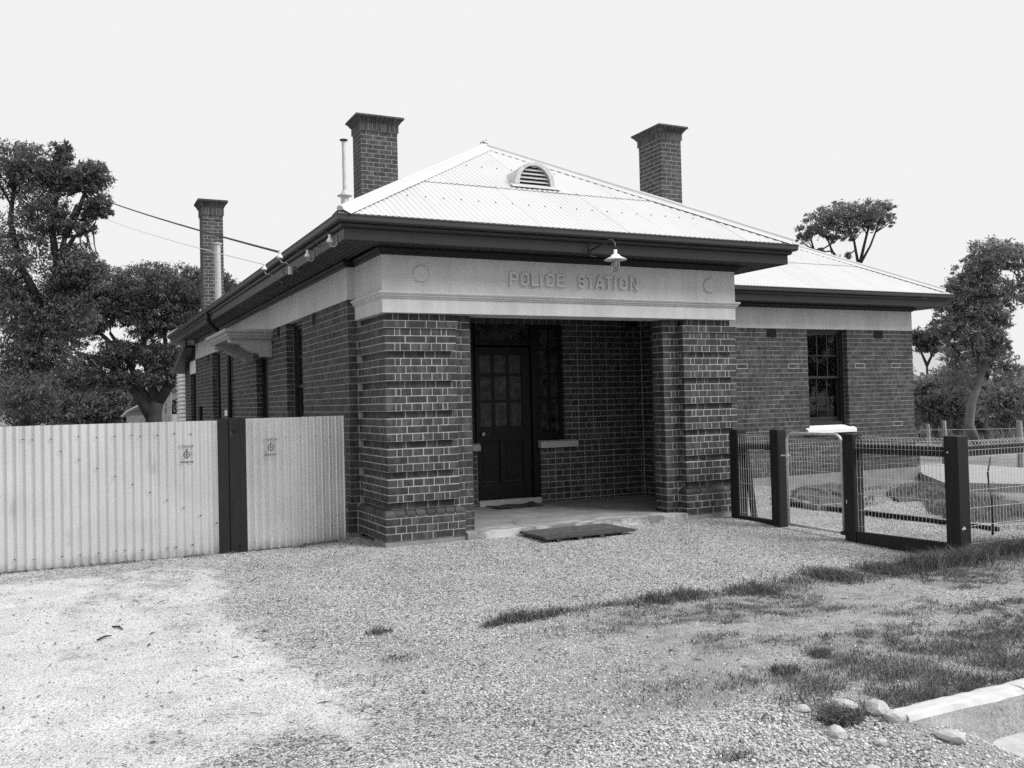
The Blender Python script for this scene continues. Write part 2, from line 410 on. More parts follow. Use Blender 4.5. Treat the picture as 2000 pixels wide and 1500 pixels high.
soilm = sm(-3.45, -3.75, Y+.12*(n1-.5))*sm(-1.2, .2, X-.30*(Y+4.4))*(.45+1.1*(fbm(X+9, Y, 1.5, 4)-.25))*(1-sm(-5.5, -6.1, Y)*(1-sm(.0, .6, X)))
thm = np.clip((fbm(X*1.0+4, Y*1.6, 1.7, 4)-.42)*6, 0, 1)*sm(-1.0, .3, X-.30*(Y+4.4))*(1-sm(-3.7, -3.4, Y))*sm(-6.3, -6.2, Y)
soilm = np.maximum(soilm, .6*np.exp(-((X+1.3)**2+(Y+4.2)**2)/.25))
yard = sm(6.5, 6.9, X)*sm(-3.4, -3.0, Y)*(1-sm(1.6, 2.6, Y))
soilm = np.clip(np.maximum(soilm, yard*np.clip(2.2*(fbm(X, Y+5, .9, 4)-.42)*3, 0, 1)), 0, 1)
for nm, arr in (('dirt', dirtm), ('soil', soilm), ('thatch', thm)):
    a = me.attributes.new(nm, 'FLOAT', 'POINT'); a.data.foreach_set('value', arr.ravel().astype(np.float32))
me.materials.append(MAT['ground'])
tag(link(bpy.data.objects.new('ground', me)), kind='structure')
o = one('paddock', MAT['paddock'], None, lambda m: m.add([(-900, -60, -.27), (900, -60, -.27), (900, 1500, -.27), (-900, 1500, -.27)], [(0, 1, 2, 3)]))
tag(o, kind='structure')
# road under the kerb and the concrete gutter
tag(one('road', MAT['road'], None, lambda m: m.box((.75, -16, -.30), (9, -6.44, -.238))), kind='structure')
# distant hill
hx = np.linspace(-160, 160, 40); hy = np.linspace(-60, 60, 14); HX, HY = np.meshgrid(hx, hy)
HZ = 30*np.exp(-(HX/85)**2-(HY/40)**2)*(.8+.4*vn(HX, HY, .03))-1.5
I = np.arange(HX.size).reshape(HX.shape); F = np.stack([I[:-1, :-1], I[:-1, 1:], I[1:, 1:], I[1:, :-1]], -1).reshape(-1, 4)
me = fastmesh('hill', np.stack([HX, HY, HZ], -1).reshape(-1, 3), F, smooth=True); me.materials.append(MAT['hill'])
ho = tag(link(bpy.data.objects.new('hill', me)), kind='structure'); hp = at(1800, 740, 560); ho.location = (hp[0], hp[1], 0); ho.rotation_euler.z = -.9

# ------------------------------------------------------------------ brick laying
C = .0857; MD = .2542; J = .0110; ST = MD-J; HD = MD/2-J; BH = C-J
LAID = []            # (x0,y0,z0,x1,y1,z1, normal, group)
def lay(x0, y0, z0, x1, y1, z1, n, grp):
    LAID.append((min(x0, x1), min(y0, y1), z0, max(x0, x1), max(y0, y1), z1, n, grp))
def run(axis, plane, sgn, a, b, kk, bond, grp, phase=0.0, depth=.105, opens=(), first=None, last=None, pattern=None):
    """one course on a wall face. axis 'x' or 'y' is the run direction; plane the face coordinate; sgn the outward sign"""
    z0 = kk*C+J/2; z1 = z0+BH
    if pattern is None:
        step = MD/2 if (bond == 'e' and kk % 2) else MD
        off = phase+(MD/2*(kk % 2) if bond == 's' else 0)
        i0 = math.floor((a-off)/step)-1; cuts = []
        t = off+i0*step
        while t < b+step: cuts.append((t, t+step-J)); t += step
    else: cuts = pattern
    segs = [(max(p, a), min(q, b)) for p, q in cuts if min(q, b)-max(p, a) > .022]
    for (o0, o1, oz0, oz1) in opens:
        if (kk+.5)*C > oz0 and (kk+.5)*C < oz1:
            ns = []
            for p, q in segs:
                if q <= o0 or p >= o1: ns.append((p, q))
                else:
                    if p < o0-.02: ns.append((p, o0))
                    if q > o1+.02: ns.append((o1, q))
            segs = ns
    for i, (p, q) in enumerate(segs):
        d = depth
        if i == 0 and first: d = first
        if i == len(segs)-1 and last: d = last
        jit = RNG.uniform(-.0018, .0028)
        f = plane+sgn*jit; bk = plane-sgn*d
        if axis == 'x': lay(p, f, z0, q, bk, z1, (0, sgn, 0), grp)
        else: lay(f, p, z0, bk, q, z1, (sgn, 0, 0), grp)
def core(m, axis, plane, sgn, a, b, z0, z1, thick, opens=(), rec=.0045, mg=.006):
    bs = sorted({a, b} | {v for o in opens for v in (o[0]-mg, o[1]+mg) if a < v < b})
    for s0, s1 in zip(bs[:-1], bs[1:]):
        zs = [z0, z1]; mid = (s0+s1)/2; hole = [o for o in opens if o[0]-mg <= mid <= o[1]+mg]
        iv = [(z0, z1)]
        for o in hole:
            nv = []
            for p, q in iv:
                if o[3]+mg < q: nv.append((max(p, o[3]+mg), q))
                if o[2]-mg > p: nv.append((p, min(q, o[2]-mg)))
            iv = nv
        for p, q in iv:
            f = plane-sgn*rec; bk = plane-sgn*thick
            if axis == 'x': m.box((s0, f, p), (s1, bk, q))
            else: m.box((f, s0, p), (bk, s1, q))

WD = 5.01; A = 3.5*MD-J; REC = .050; PP = .018; PL = .05; YI = .12; XI = 1.115; YR = 4*MD; XS = -.12; XR_ = 4.87
ST_ = empty('police_station', (0, 0, 0))
tag(ST_, 'single-storey dark brick police station with pale iron roof and open front porch', 'building')

def pat(kk, mirror):
    """front course of a porch pier, measured from its outer edge"""
    if kk % 2: ws = [1, .5, 1, 1, 1, 1, .5, 1]
    else: ws = [2, 2, 1, 2]
    t = 0; out = []
    for w in ws: out.append((t, t+w*MD/2-J)); t += w*MD/2
    if mirror: out = [(A-q, A-p) for p, q in out[::-1]]
    return out
def pier(xa, mirror, grp, corem):
    xb = xa+A
    for kk in range(4, 30):
        r = REC if kk in (4, 8, 12, 16, 20, 24, 29) else (-PP if kk == 28 else 0)
        x0, x1, y0 = xa+r, xb-r, r
        P = [(xa+p, xa+q) for p, q in pat(kk, mirror)]
        P[0] = (min(P[0][0], x0), P[0][1]); P[-1] = (P[-1][0], max(P[-1][1], x1))
        hd = kk % 2 == 1
        d0 = (ST if hd else HD)-r
        run('x', y0, -1, x0, x1, kk, 'p', grp, pattern=P, first=d0, last=(min(d0, .11) if not mirror else d0))
        yb = YR-.002 if True else YI
        step = MD if hd else MD/2
        for side, xf, sg, yend in ((0, x0, -1, (YR-J if not mirror else YI-J)), (1, x1, 1, (YI-J if not mirror else YR-J))):
            start = y0+d0+J
            cuts = [(i*step, i*step+step-J) for i in range(1, 10)]
            cuts = [(max(p, start), q) for p, q in cuts if q > start+.02]
            run('y', xf, sg, start, yend, kk, 'p', grp, pattern=cuts)
        corem.box((x0+.004, y0+.004, kk*C), (x1-.004, YI+ST-.01, (kk+1)*C))
        if not mirror: corem.box((x0+.004, YI+ST-.01, kk*C), (.13, YR+.05, (kk+1)*C))
        else: corem.box((XR_+.006, YI+ST-.01, kk*C), (x1-.004, YR+.05, (kk+1)*C))
    # plinth
    x0, x1, y0 = xa-PL, xb+PL, -PL
    for kk in range(0, 3):
        hd = kk % 2 == 1; d0 = ST if hd else HD
        cuts = []
        t = x0; seq = [1]*10 if hd else ([1.5, 1, 2, 2, 1.45] if not mirror else [1.45, 2, 2, 1, 1.5])
        for w in seq: cuts.append((t, min(t+w*MD/2-J, x1))); t += w*MD/2
        run('x', y0, -1, x0, x1, kk, 'p', grp, pattern=cuts, first=d0, last=HD)
        step = MD if hd else MD/2
        for xf, sg, yend in ((x0, -1, YR-PL-J if not mirror else YI-J), (x1, 1, YI-J if not mirror else YR-PL-J)):
            st = y0+d0+J if sg < 0 else y0+HD+J
            cuts = [(max(y0+i*step, st), y0+i*step+step-J) for i in range(0, 10) if y0+i*step+step-J > st+.02]
            run('y', xf, sg, st, yend, kk, 'p', grp, pattern=cuts)
    corem.box((x0+.004, y0+.004, 0), (x1-.004, YI+ST-.01, 3*C+.02))
    if not mirror: corem.box((x0+.004, YI+ST-.01, 0), (.13, YR+.05, 3*C+.02))
    else: corem.box((XR_+.006, YI+ST-.01, 0), (x1-.004, YR+.05, 3*C+.02))
def bullprof(z0, z1, R=.055, n=6, dep=.16):
    pr = [(0, z0)]
    for i in range(n+1):
        a = math.pi/2*i/n; pr.append((R-R*math.cos(a), z1-R+R*math.sin(a)))
    pr.append((dep, z1)); return pr
BULL = []            # (mesh builder)
def bull_run(axis, plane, sgn, a, b, grp, skip0=0, n=None, z0=3*C+J/2, w=MD/2):
    k_ = max(1, round((b-a)/w)); w = (b-a)/k_
    for i in range(k_):
        p, q = a+i*w+(J/2 if i else 0), a+(i+1)*w-J/2
        pr = bullprof(z0, z0+BH); vs = []
        for s_ in (p, q):
            for d, z in pr: vs.append((s_, plane-sgn*d, z) if axis == 'x' else (plane-sgn*d, s_, z))
        nn = len(pr); fs = [[j, j+1, nn+j+1, nn+j] for j in range(nn-1)]+[list(range(nn)), list(range(nn, 2*nn))[::-1], [0, nn, 2*nn-1, nn-1]]
        BULL.append((vs, fs, grp))
def bull_corner(x, y, sx, grp, w=MD/2, z0=3*C+J/2):
    """rounded corner brick; sx=+1 when the corner's inside lies towards +x"""
    pr = bullprof(z0, z0+BH); vs = []
    for d, z in pr: vs.append((x+sx*d, y+w-J/2, z))
    for d, z in pr: vs.append((x+sx*d, y+d, z))
    for d, z in pr: vs.append((x+sx*(w-J/2), y+d, z))
    nn = len(pr); fs = []
    for s_ in (0, 1):
        for j in range(nn-1): fs.append([s_*nn+j, s_*nn+j+1, (s_+1)*nn+j+1, (s_+1)*nn+j])
    fs += [list(range(nn)), list(range(2*nn, 3*nn))[::-1]]
    BULL.append((vs, fs, grp))

PIERS = []
for nm, xa, mir in (('L', 0.0, False), ('R', WD-A, True)):
    pm = MB()
    pier(xa, mir, 'pier'+nm, pm)
    g = 'pier'+nm
    x0, x1 = xa-PL, xa+A+PL
    bull_corner(x0, -PL, 1, g); bull_corner(x1, -PL, -1, g)
    bull_run('x', -PL, -1, x0+MD/2, x1-MD/2, g)
    bull_run('y', x0, -1, -PL+MD/2, (YR-PL if not mir else YI), g)
    bull_run('y', x1, 1, -PL+MD/2, (YI if not mir else YR-PL), g)
    # inner pier
    ia, ib = (xa+A, XI) if not mir else (WD-XI, xa)
    for kk in range(0, 30):
        if not mir: cuts = [(ia-.02+0, ib)] if kk % 2 else [(ib-HD, ib), (ib-HD-J-.055, ib-HD-J), (ia-.01, ib-HD-2*J-.055)]
        else: cuts = [(ia, ib+.02)] if kk % 2 else [(ia, ia+HD), (ia+HD+J, ia+HD+J+.055), (ia+HD+2*J+.055, ib+.01)]
        lo = min(ia, ib) if mir else A+.002-(REC if kk in (4,8,12,16,20,24,29) else 0)
        hi = max(ia, ib) if not mir else xa-.002+(REC if kk in (4,8,12,16,20,24,29) else 0)
        if kk < 4:
            if mir: hi = xa-PL-.004
            else: lo = A+PL+.004
        cuts = sorted(cuts)
        ddep = HD if kk % 2 else ST
        run('x', YI, -1, lo, hi, kk, 'p', g, pattern=cuts, first=(ddep if mir else None), last=(ddep if not mir else None))
        xf, sg = (ib, 1) if not mir else (ia, -1)
        cuts = [(YI+HD+J, YI+ST)] if kk % 2 else []
        cuts += [(YI+ST+J, YI+ST+J+.1)] if False else []
        if cuts: run('y', xf, sg, YI+HD+J, YI+ST, kk, 'p', g, pattern=cuts)
    pm.box((min(ia, ib)+(.006 if mir else -.02), YI+.006, -.02), (max(ia, ib)-(.006 if not mir else -.02), YI+ST-.004, 30*C))
    po = pm.build('porch_pier', MAT['mortar'], ST_)
    tag(po, 'left porch pier beside the iron fence' if nm == 'L' else 'right porch pier beside the wire fence')
    PIERS.append(po)
    one('footing', MAT['concrete'], po, lambda m: m.box((x0-.004, -PL-.004, -.16), (x1+.004, YI+ST-.012, -.008)))

wallm = MB()
# house side wall (left), stretcher bond, openings: window, door, window
YE = 14.76; YE2 = 17.15; ZT = 33*C
opL = [(3.31, 4.33, 10*C, ZT-.001+.01), (5.72, 6.74, -.1, 28*C), (10.74, 11.89, 10*C, ZT+.01)]
for kk in range(0, 33):
    run('x', YR, -1, XS, -.0+(-J if kk % 2 == 0 else -.002), kk, 'p', 'return', pattern=[(XS, XS+(HD-.0 if kk % 2 == 0 else .118))], first=(ST if kk % 2 else HD)) if kk >= 4 else None
    run('y', XS, -1, YR+(ST if kk % 2 else HD)+J, YE, kk, 's', 'sidewall', phase=YR+MD/2, opens=opL)
for kk in range(0, 3):
    run('x', YR-PL, -1, XS-PL, -PL-J, kk, 'p', 'return', pattern=[(XS-PL, -PL-J)], first=.11)
    run('y', XS-PL, -1, YR-PL+.12, 3.2, kk, 's', 'sidewall', phase=YR)
bull_run('x', YR-PL, -1, XS-PL, -PL, 'return', w=.12)
wallm.box((XS-PL+.006, YR-PL+.006, 0), (0, 3.2, 3*C+.02))
core(wallm, 'y', XS, -1, YR+.006, YE, 0, ZT, .25, opL)
# lean-to end
opL2 = [(14.76, 15.95, -.1, 29*C)]
for kk in range(0, 38):
    zc = (kk+.5)*C; yend = YE2 if zc < 2.68 else YE2-(zc-2.68)*4.2
    if yend > YE+.2: run('y', XS+.02, -1, YE+.002, yend, kk, 's', 'sidewall', phase=.1, opens=[(14.76, 15.95, -.1, 33*C)])
core(wallm, 'y', XS+.02, -1, YE, YE2, 0, 2.72, .25, [(14.76, 15.95, -.1, 33*C)])
# wing wall
YW = 3.664; XW = 12.90
opW = [(9.98, 11.03, .82, ZT+.01)]
for kk in range(0, 33):
    run('x', YW, -1, 5.13, XW, kk, 's', 'wing', phase=9.98-(MD/2 if kk % 2 == 0 else 0)*0, opens=opW)
    run('y', XW, 1, YW+.12, 9.0, kk, 's', 'wing', phase=.07)
for kk in range(0, 3): run('x', YW-PL, -1, 5.13, XW+PL, kk, 'e', 'wing', phase=.03)
bull_run('x', YW-PL, -1, 5.13, XW+PL, 'wing')
core(wallm, 'x', YW, -1, 5.13, XW-.006, 0, ZT, .25, opW)
core(wallm, 'y', XW, 1, YW+.1, 9.0, 0, ZT, .25)
wallm.box((5.13, YW-PL+.006, 0), (XW+PL-.006, YW+.01, 3*C+.02))
# right flank of the porch block
for kk in range(0, 33): run('y', 5.13, 1, YR+.01, YW-.12, kk, 's', 'wing', phase=.05)
core(wallm, 'y', 5.13, 1, YR+.006, YW, 0, ZT, .24)
for kk in range(0, 33): run('x', YR, -1, WD+.004, 5.13, kk, 'p', 'return', pattern=[(WD+.006, 5.13)])
# porch interior: back wall, right wall
YB = 2.0; XR = 4.87
opB = [(2.04, 3.055, -.1, 31*C), (3.055, 3.475, .93, 31*C), (1.55, 2.04, .93, 31*C)]
for kk in range(0, 33):
    run('x', YB, -1, .16, XR-.002, kk, 'e', 'porchback', phase=3.475 if (kk+.5)*C > .93 else 3.055, opens=opB)
    run('y', XR, -1, YI+ST+.0, YB-J, kk, 'e', 'porchback', phase=YB-J)
    run('x', YI+ST-.011, 1, WD-XI+.002, XR-.002, kk, 's', 'porchback', phase=WD-XI, depth=.05)
core(wallm, 'x', YB, -1, .16, XR+.1, -.05, ZT, .24, opB)
core(wallm, 'y', XR, -1, YI+ST-.01, YB+.1, -.05, ZT, .14)
core(wallm, 'y', .14, 1, YI+ST+.0, YB+.1, -.05, ZT, .075)
# rear closing walls (out of sight) so that the rooms are dark
wallm.box((XS+.3, YE2-.2, 0), (8, YE2, ZT)); wallm.box((8, 9.0, 0), (XW-.01, 9.2, ZT)); wallm.box((7.8, 9.1, 0), (8.02, YE2, ZT))
wo_ = wallm.build('wall', MAT['mortar'], ST_)
one('footing', MAT['concrete'], wo_, lambda m: (m.box((5.1, YW-PL-.006, -.4), (XW+PL+.006, YW+.2, -.010)), m.box((XW-.2, YW, -.4), (XW+.02, 9, -.01)), m.box((XS-PL-.004, YR-PL-.004, -.3), (0, YE2, -.008))))

# chimneys
def chimney(x0, y0, nx_, ny_, zb, zt, capz, sc=1.0):
    w = nx_*MD-J; d = ny_*MD-J
    ch = one('chimney', MAT['mortar'], ST_, lambda m: (m.box((x0+.003, y0+.003, zb), (x0+w-.003, y0+d-.003, zt)), m.box((x0+.02, y0+.02, zt), (x0+w-.02, y0+d-.02, capz-.01))))
    bm_ = MB(); kk = 0; z = zb
    ncs = int(round((zt-zb)/C)); cc = (zt-zb)/ncs
    def piece(a, b, t=None, ch=0): bm_.box(a, b, RNG.random(), ch)
    for kk in range(ncs):
        z0 = zb+kk*cc+J/2; z1 = z0+cc-J; odd = kk % 2
        for axis, L, oth in (('x', w, d), ('y', d, w)):
            off = MD/2 if (odd if axis == 'x' else not odd) else 0
            cuts = []; t = -off
            while t < L-.03: cuts.append((max(t, 0), min(t+ST, L))); t += MD
            for p, q in cuts:
                if q-p < .03: continue
                if axis == 'x':
                    piece((x0+p, y0, z0), (x0+q, y0+.06, z1)); piece((x0+p, y0+d-.06, z0), (x0+q, y0+d, z1))
                else:
                    pp, qq = max(p, .06+.0005), min(q, d-.0605)
                    if qq-pp > .02:
                        piece((x0, y0+pp, z0), (x0+.06, y0+qq, z1)); piece((x0+w-.06, y0+pp, z0), (x0+w, y0+qq, z1))
    # soldier course, proud 25 mm, then flaring moulded cap
    zs = zt; hs = (capz-zt)*.52; pr = .022
    def ringpieces(z0, z1, pr0, pr1, step):
        for axis, L in (('x', w), ('y', d)):
            n_ = max(3, int(round((L+2*pr0)/step))); 
            for i in range(n_):
                f0 = i/n_; f1 = (i+1)/n_
                for side in (0, 1):
                    def P(f, prr, inn, z):
                        s_ = -prr+f*(L+2*prr)
                        t_ = (-prr if side == 0 else (d if axis == 'x' else w)+prr)
                        if inn: t_ = (.03 if side == 0 else (d if axis == 'x' else w)-.03); s_ = min(max(s_, .03), L-.03)
                        return (x0+s_, y0+t_, z) if axis == 'x' else (x0+t_, y0+s_, z)
                    g_ = .06 if True else 0
                    ff0 = f0+(.05/n_ if i else 0); ff1 = f1-(.05/n_ if i < n_-1 else 0)
                    vs = [P(ff0, pr0, 0, z0), P(ff1, pr0, 0, z0), P(ff1, pr1, 0, z1), P(ff0, pr1, 0, z1), P(ff0, pr0, 1, z0), P(ff1, pr0, 1, z0), P(ff1, pr1, 1, z1), P(ff0, pr1, 1, z1)]
                    fs = [(0, 1, 2, 3), (4, 7, 6, 5), (0, 4, 5, 1), (3, 2, 6, 7), (0, 3, 7, 4), (1, 5, 6, 2)]
                    bm_.add(vs, fs, RNG.random(), [[(.1, 0), (.4, 0), (.4, 1), (.1, 1)]]*6)
    ringpieces(zs+.004, zs+hs, pr, pr, .085)
    zc = zs+hs+.004; hc = capz-zc
    ringpieces(zc, zc+hc*.40, pr+.012, pr+.045, .085)
    ringpieces(zc+hc*.40, zc+hc*.72, pr+.045, pr+.085, .085)
    ringpieces(zc+hc*.72, capz, pr+.095, pr+.088, .085)
    b_ = bm_.build('brickwork', MAT['brick'], ch, fix=False); b_['kind'] = 'stuff'
    one('cap_core', MAT['mortar'], ch, lambda m: (m.box((x0-pr+.004, y0-pr+.004, zs+.002), (x0+w+pr-.004, y0+d+pr-.004, zs+hs)), m.box((x0-.02, y0-.02, zs+hs), (x0+w+.02, y0+d+.02, capz-.012))))
    one('flue_opening', MAT['black'], ch, lambda m: m.box((x0+.1, y0+.1, capz-.011), (x0+w-.1, y0+d-.1, capz-.004)))
    return ch
tag(chimney(1.98, 6.92, 3, 2, 4.4, 6.84, 7.13), 'tall chimney behind the left hip of the roof')
tag(chimney(7.70, 5.14, 2, 3, 4.3, 6.76, 7.03), 'chimney rising behind the right hip of the roof')
tag(chimney(-.10, 13.25, 2, 2, 3.6, 6.33, 6.70), 'far chimney at the rear left of the roof')

# bricks: the 300 that show largest are objects, the rest one mesh
def score(b):
    x0, y0, z0, x1, y1, z1, n, g = b
    c = np.array([(x0+x1)/2, (y0+y1)/2, (z0+z1)/2]); v = CP-c; dist = np.linalg.norm(v)
    ar = (x1-x0 if n[0] == 0 else y1-y0)*(z1-z0)
    cs = max(0, np.dot(v/dist, n))
    return ar*cs/dist**2 if c[2] < 3 else 0
order = sorted(range(len(LAID)), key=lambda i: -score(LAID[i]) if LAID[i][7].startswith('pier') else 0)
nbull = sum(1 for b in BULL if b[2] == 'pierL')
pick = set(order[:300-nbull])
cache = {}; rest = MB()
def brickmesh(L, D, Hh, var):
    key = (round(L, 3), round(D, 3), var)
    if key not in cache:
        m = MB(); m.box((0, 0, 0), (L, D, Hh), (var+.5)/8, .0035)
        o_ = m.build('brick', MAT['brick']); me_ = o_.data; bpy.data.objects.remove(o_); cache[key] = me_
    return cache[key]
for i, b in enumerate(LAID):
    x0, y0, z0, x1, y1, z1, n, g = b
    if i in pick:
        o_ = bpy.data.objects.new('brick', brickmesh(x1-x0, y1-y0, z1-z0, int(RNG.integers(0, 8))))
        link(o_, PIERS[0] if g == 'pierL' else PIERS[1]); o_.location = (x0, y0, z0)
    else:
        rest.box((x0, y0, z0), (x1, y1, z1), RNG.random(), .0035 if g.startswith('pier') else 0)
for vs, fs, g in BULL:
    if g == 'pierL':
        m = MB(); m.add(vs, fs, RNG.random()); m.build('bullnose_brick', MAT['brick'], PIERS[0], fix=True)
    else: rest.add(vs, fs, RNG.random())
ro = rest.build('brickwork', MAT['brick'], ST_); ro['kind'] = 'stuff'
# re-pointed bricks with fresh white joints on the wing
fj = MB()
for (px_, kz) in ((7.93+.36, 24.5), (9.41, 24.5), (11.30, 24.5), (12.2, 24.5), (12.15, 10.5)):
    kk = int(kz); ph = 9.98+(MD/2*(kk % 2)); i_ = round((px_-ph)/MD); a = ph+i_*MD-J; b = a+MD+J
    z0 = kk*C-J/2; z1 = z0+C+J
    for q in (((a, z0), (b, z0+J)), ((a, z1-J), (b, z1)), ((a, z0+J), (a+J, z1-J)), ((b-J, z0+J), (b, z1-J))):
        fj.box((q[0][0]+.001, YW-.003, q[0][1]), (q[1][0]-.001, YW+.004, q[1][1]))
fj.build('fresh_pointing', MAT['cement'], ST_)

# ------------------------------------------------------------------ rendered band, moulding, disc, letters
def band():
    bz0 = 30*C; bz1 = 3.222; f = -.03
    m = MB(); m.box((-.028, f, bz0), (WD-.012, .36, bz1))
    m.box((-.028, .36, bz0), (.2, YR+.02, bz1)); m.box((XR+.0, .36, bz0), (WD-.012, YR+.02, bz1))
    m.box((XS, YR+.001, ZT), (.14, YE, 3.30)); m.box((WD-.2, YR+.001, ZT), (5.13, YW, 3.30))
    m.box((5.13, YW, ZT), (XW, YW+.25, 3.30)); m.box((XW-.25, YW+.25, ZT), (XW, 9.0, 3.30))
    b = m.build('rendered_band', MAT['render'], ST_)
    # moulding with mitred corner
    prof = [(0, 2.735), (.012, 2.735), (.012, 2.748), (.030, 2.758), (.030, 2.772), (.045, 2.780), (.052, 2.795), (.052, 2.806), (0, 2.818)]
    m = MB(); vs = []; path = [lambda d: (-.028-d, YR+.0), lambda d: (-.028-d, f-d), lambda d: (WD-.012+d, f-d), lambda d: (WD-.012+d, YR)]
    for pf in path:
        for d, z in prof: x, y = pf(d); vs.append((x, y, z))
    n = len(prof); fs = []
    for s_ in range(3):
        for j in range(n-1): fs.append([s_*n+j, (s_+1)*n+j, (s_+1)*n+j+1, s_*n+j+1])
    m.add(vs, fs); m.build('string_course', MAT['render'], ST_)
    for cx in (.437, 4.557):   # raised discs
        m = MB(); R = .092; n = 32
        pr = [(R, 0), (R, .018), (R-.006, .025), (0, .026)]
        vs = []; fs = []
        for r, d in pr[:-1]:
            for k_ in range(n): vs.append((cx+r*math.cos(2*math.pi*k_/n), f-d, 3.02+r*math.sin(2*math.pi*k_/n)))
        for i in range(2):
            for k_ in range(n): fs.append((i*n+k_, i*n+(k_+1) % n, (i+1)*n+(k_+1) % n, (i+1)*n+k_))
        fs.append(list(range(2*n, 3*n))); m.add(vs, fs); m.build('disc', MAT['render'], ST_, fix=True)
band()
def stroke(pts, w, closed=False):
    pts = [Vector((p[0], p[1])) for p in pts]; n = len(pts); L = []; R = []
    for i, p in enumerate(pts):
        a = pts[(i-1) % n] if (closed or i > 0) else None; b = pts[(i+1) % n] if (closed or i < n-1) else None
        d1 = (p-a).normalized() if a is not None else (b-p).normalized(); d2 = (b-p).normalized() if b is not None else d1
        n1 = Vector((-d1.y, d1.x)); n2 = Vector((-d2.y, d2.x)); mm = (n1+n2).normalized(); s_ = w/2/max(.4, mm.dot(n1))
        L.append(p+mm*s_); R.append(p-mm*s_)
    return L, R
def letter(ch, x, z, w, h, t=.025, dep=.036):
    c = t/2; q = .22*w+c
    O = [(c, q), (q, c), (w-q, c), (w-c, q), (w-c, h-q), (w-q, h-c), (q, h-c), (c, h-q)]
    G = {'O': [(O, True)], 'I': [([(w/2, 0), (w/2, h)], False)], 'L': [([(c, h), (c, c), (w, c)], False)],
         'C': [([(w-c, q+.015), (w-c, q), (w-q, c), (q, c), (c, q), (c, h-q), (q, h-c), (w-q, h-c), (w-c, h-q), (w-c, h-q-.015)], False)],
         'P': [([(c, 0), (c, h-c), (w-q, h-c), (w-c, h-q), (w-c, h*.5+q-c), (w-q, h*.46), (t, h*.46)], False)],
         'E': [([(w, c), (c, c), (c, h-c), (w, h-c)], False), ([(t, h/2), (w*.85, h/2)], False)],
         'T': [([(0, h-c), (w, h-c)], False), ([(w/2, 0), (w/2, h-t)], False)],
         'N': [([(c, 0), (c, h-c*.6), (w-c, c*.6), (w-c, h)], False)],
         'A': [([(c*.9, 0), (w/2, h-c*1.2), (w-c*.9, 0)], False), ([(w*.30, h*.27), (w*.70, h*.27)], False)],
         'S': [([(w-c, h-q-.012), (w-q, h-c), (q, h-c), (c, h-q), (c, h*.5+q*.8), (q, h*.5), (w-q, h*.5), (w-c, h*.5-q*.8), (w-c, q), (w-q, c), (q, c), (c, q+.012)], False)]}
    m = MB()
    for j, (pts, cl) in enumerate(G[ch]):
        L, R = stroke(pts, t, cl); n = len(L); rngi = range(n if cl else n-1); yf = -.03-dep-.0007*j
        vs = [(x+p.x, -.03-dep-.0007*j, z+p.y) for p in L]+[(x+p.x, -.03-dep-.0007*j, z+p.y) for p in R]+[(x+p.x, -.028, z+p.y) for p in L]+[(x+p.x, -.028, z+p.y) for p in R]
        fs = []
        for i in rngi:
            k_ = (i+1) % n
            fs += [[i, n+i, n+k_, k_], [2*n+i, i, k_, 2*n+k_], [n+i, 3*n+i, 3*n+k_, n+k_]]
        if not cl: fs += [[0, 2*n, 3*n, n], [n-1, 2*n-1, 4*n-1, 3*n-1]]
        m.add(vs, fs)
    m.build('letter', MAT['render'], ST_, fix=True)
zb_, hh_ = 2.925, .155
for ch, x, w in zip('POLICE', (1.568, 1.712, 1.862, 1.978, 2.060, 2.212), (.115, .115, .095, .027, .115, .105)): letter(ch, x, zb_, w, hh_)
for ch, x, w in zip('STATION', (2.510, 2.640, 2.765, 2.905, 3.045, 3.125, 3.285), (.108, .108, .125, .108, .027, .112, .115)): letter(ch, x, zb_, w, hh_)

# ------------------------------------------------------------------ eaves, gutters, soffits
ZG = 3.557; EX0, EX1, EY0, EY1 = -.665, 5.715, -.493, 16.23
WX1, WY0, WY1 = 13.61, 3.17, 9.55
def eave(path, close_soffit=None):
    """path: list of (x, y, nx, ny) corner points with outward mitre vector (components +-1/0)"""
    prof_g = [(-.016, 3.548), (-.012, 3.557), (0, 3.557), (.002, 3.545), (-.004, 3.530), (-.004, 3.490), (-.014, 3.474), (-.030, 3.468), (-.096, 3.468), (-.096, 3.500)]
    prof_m = [(-.062, 3.462), (-.062, 3.440), (-.075, 3.424), (-.101, 3.422)]
    prof_f = [(-.103, 3.466), (-.103, 3.300), (-.128, 3.300), (-.128, 3.466)]
    for nm, prof, mt in (('gutter', prof_g, 'gutter'), ('gutter_bed_mould', prof_m, 'paint'), ('fascia', prof_f, 'paintmid')):
        m = MB(); vs = []; n = len(prof)
        for (x, y, ax, ay) in path:
            for d, z in prof: vs.append((x+ax*d, y+ay*d, z))
        fs = [[s_*n+j, s_*n+j+1, (s_+1)*n+j+1, (s_+1)*n+j] for s_ in range(len(path)-1) for j in range(n-1)]
        fs += [list(range(n)), list(range((len(path)-1)*n, len(path)*n))[::-1]]
        m.add(vs, fs); m.build(nm, MAT[mt], ST_, fix=True)
eave([(EX0, EY1, -1*-1*-1, 0), (EX0, EY0, -1, -1), (EX1, EY0, 1, -1), (EX1, WY0, 1, -1), (WX1, WY0, 1, -1), (WX1, WY1, 1, 0)])
# end return of the side gutter and fascia
one('fascia_end', MAT['paintmid'], ST_, lambda m: (m.box((EX0+.125, EY1-.02, 3.3), (XS+.1, EY1, 3.47)),))
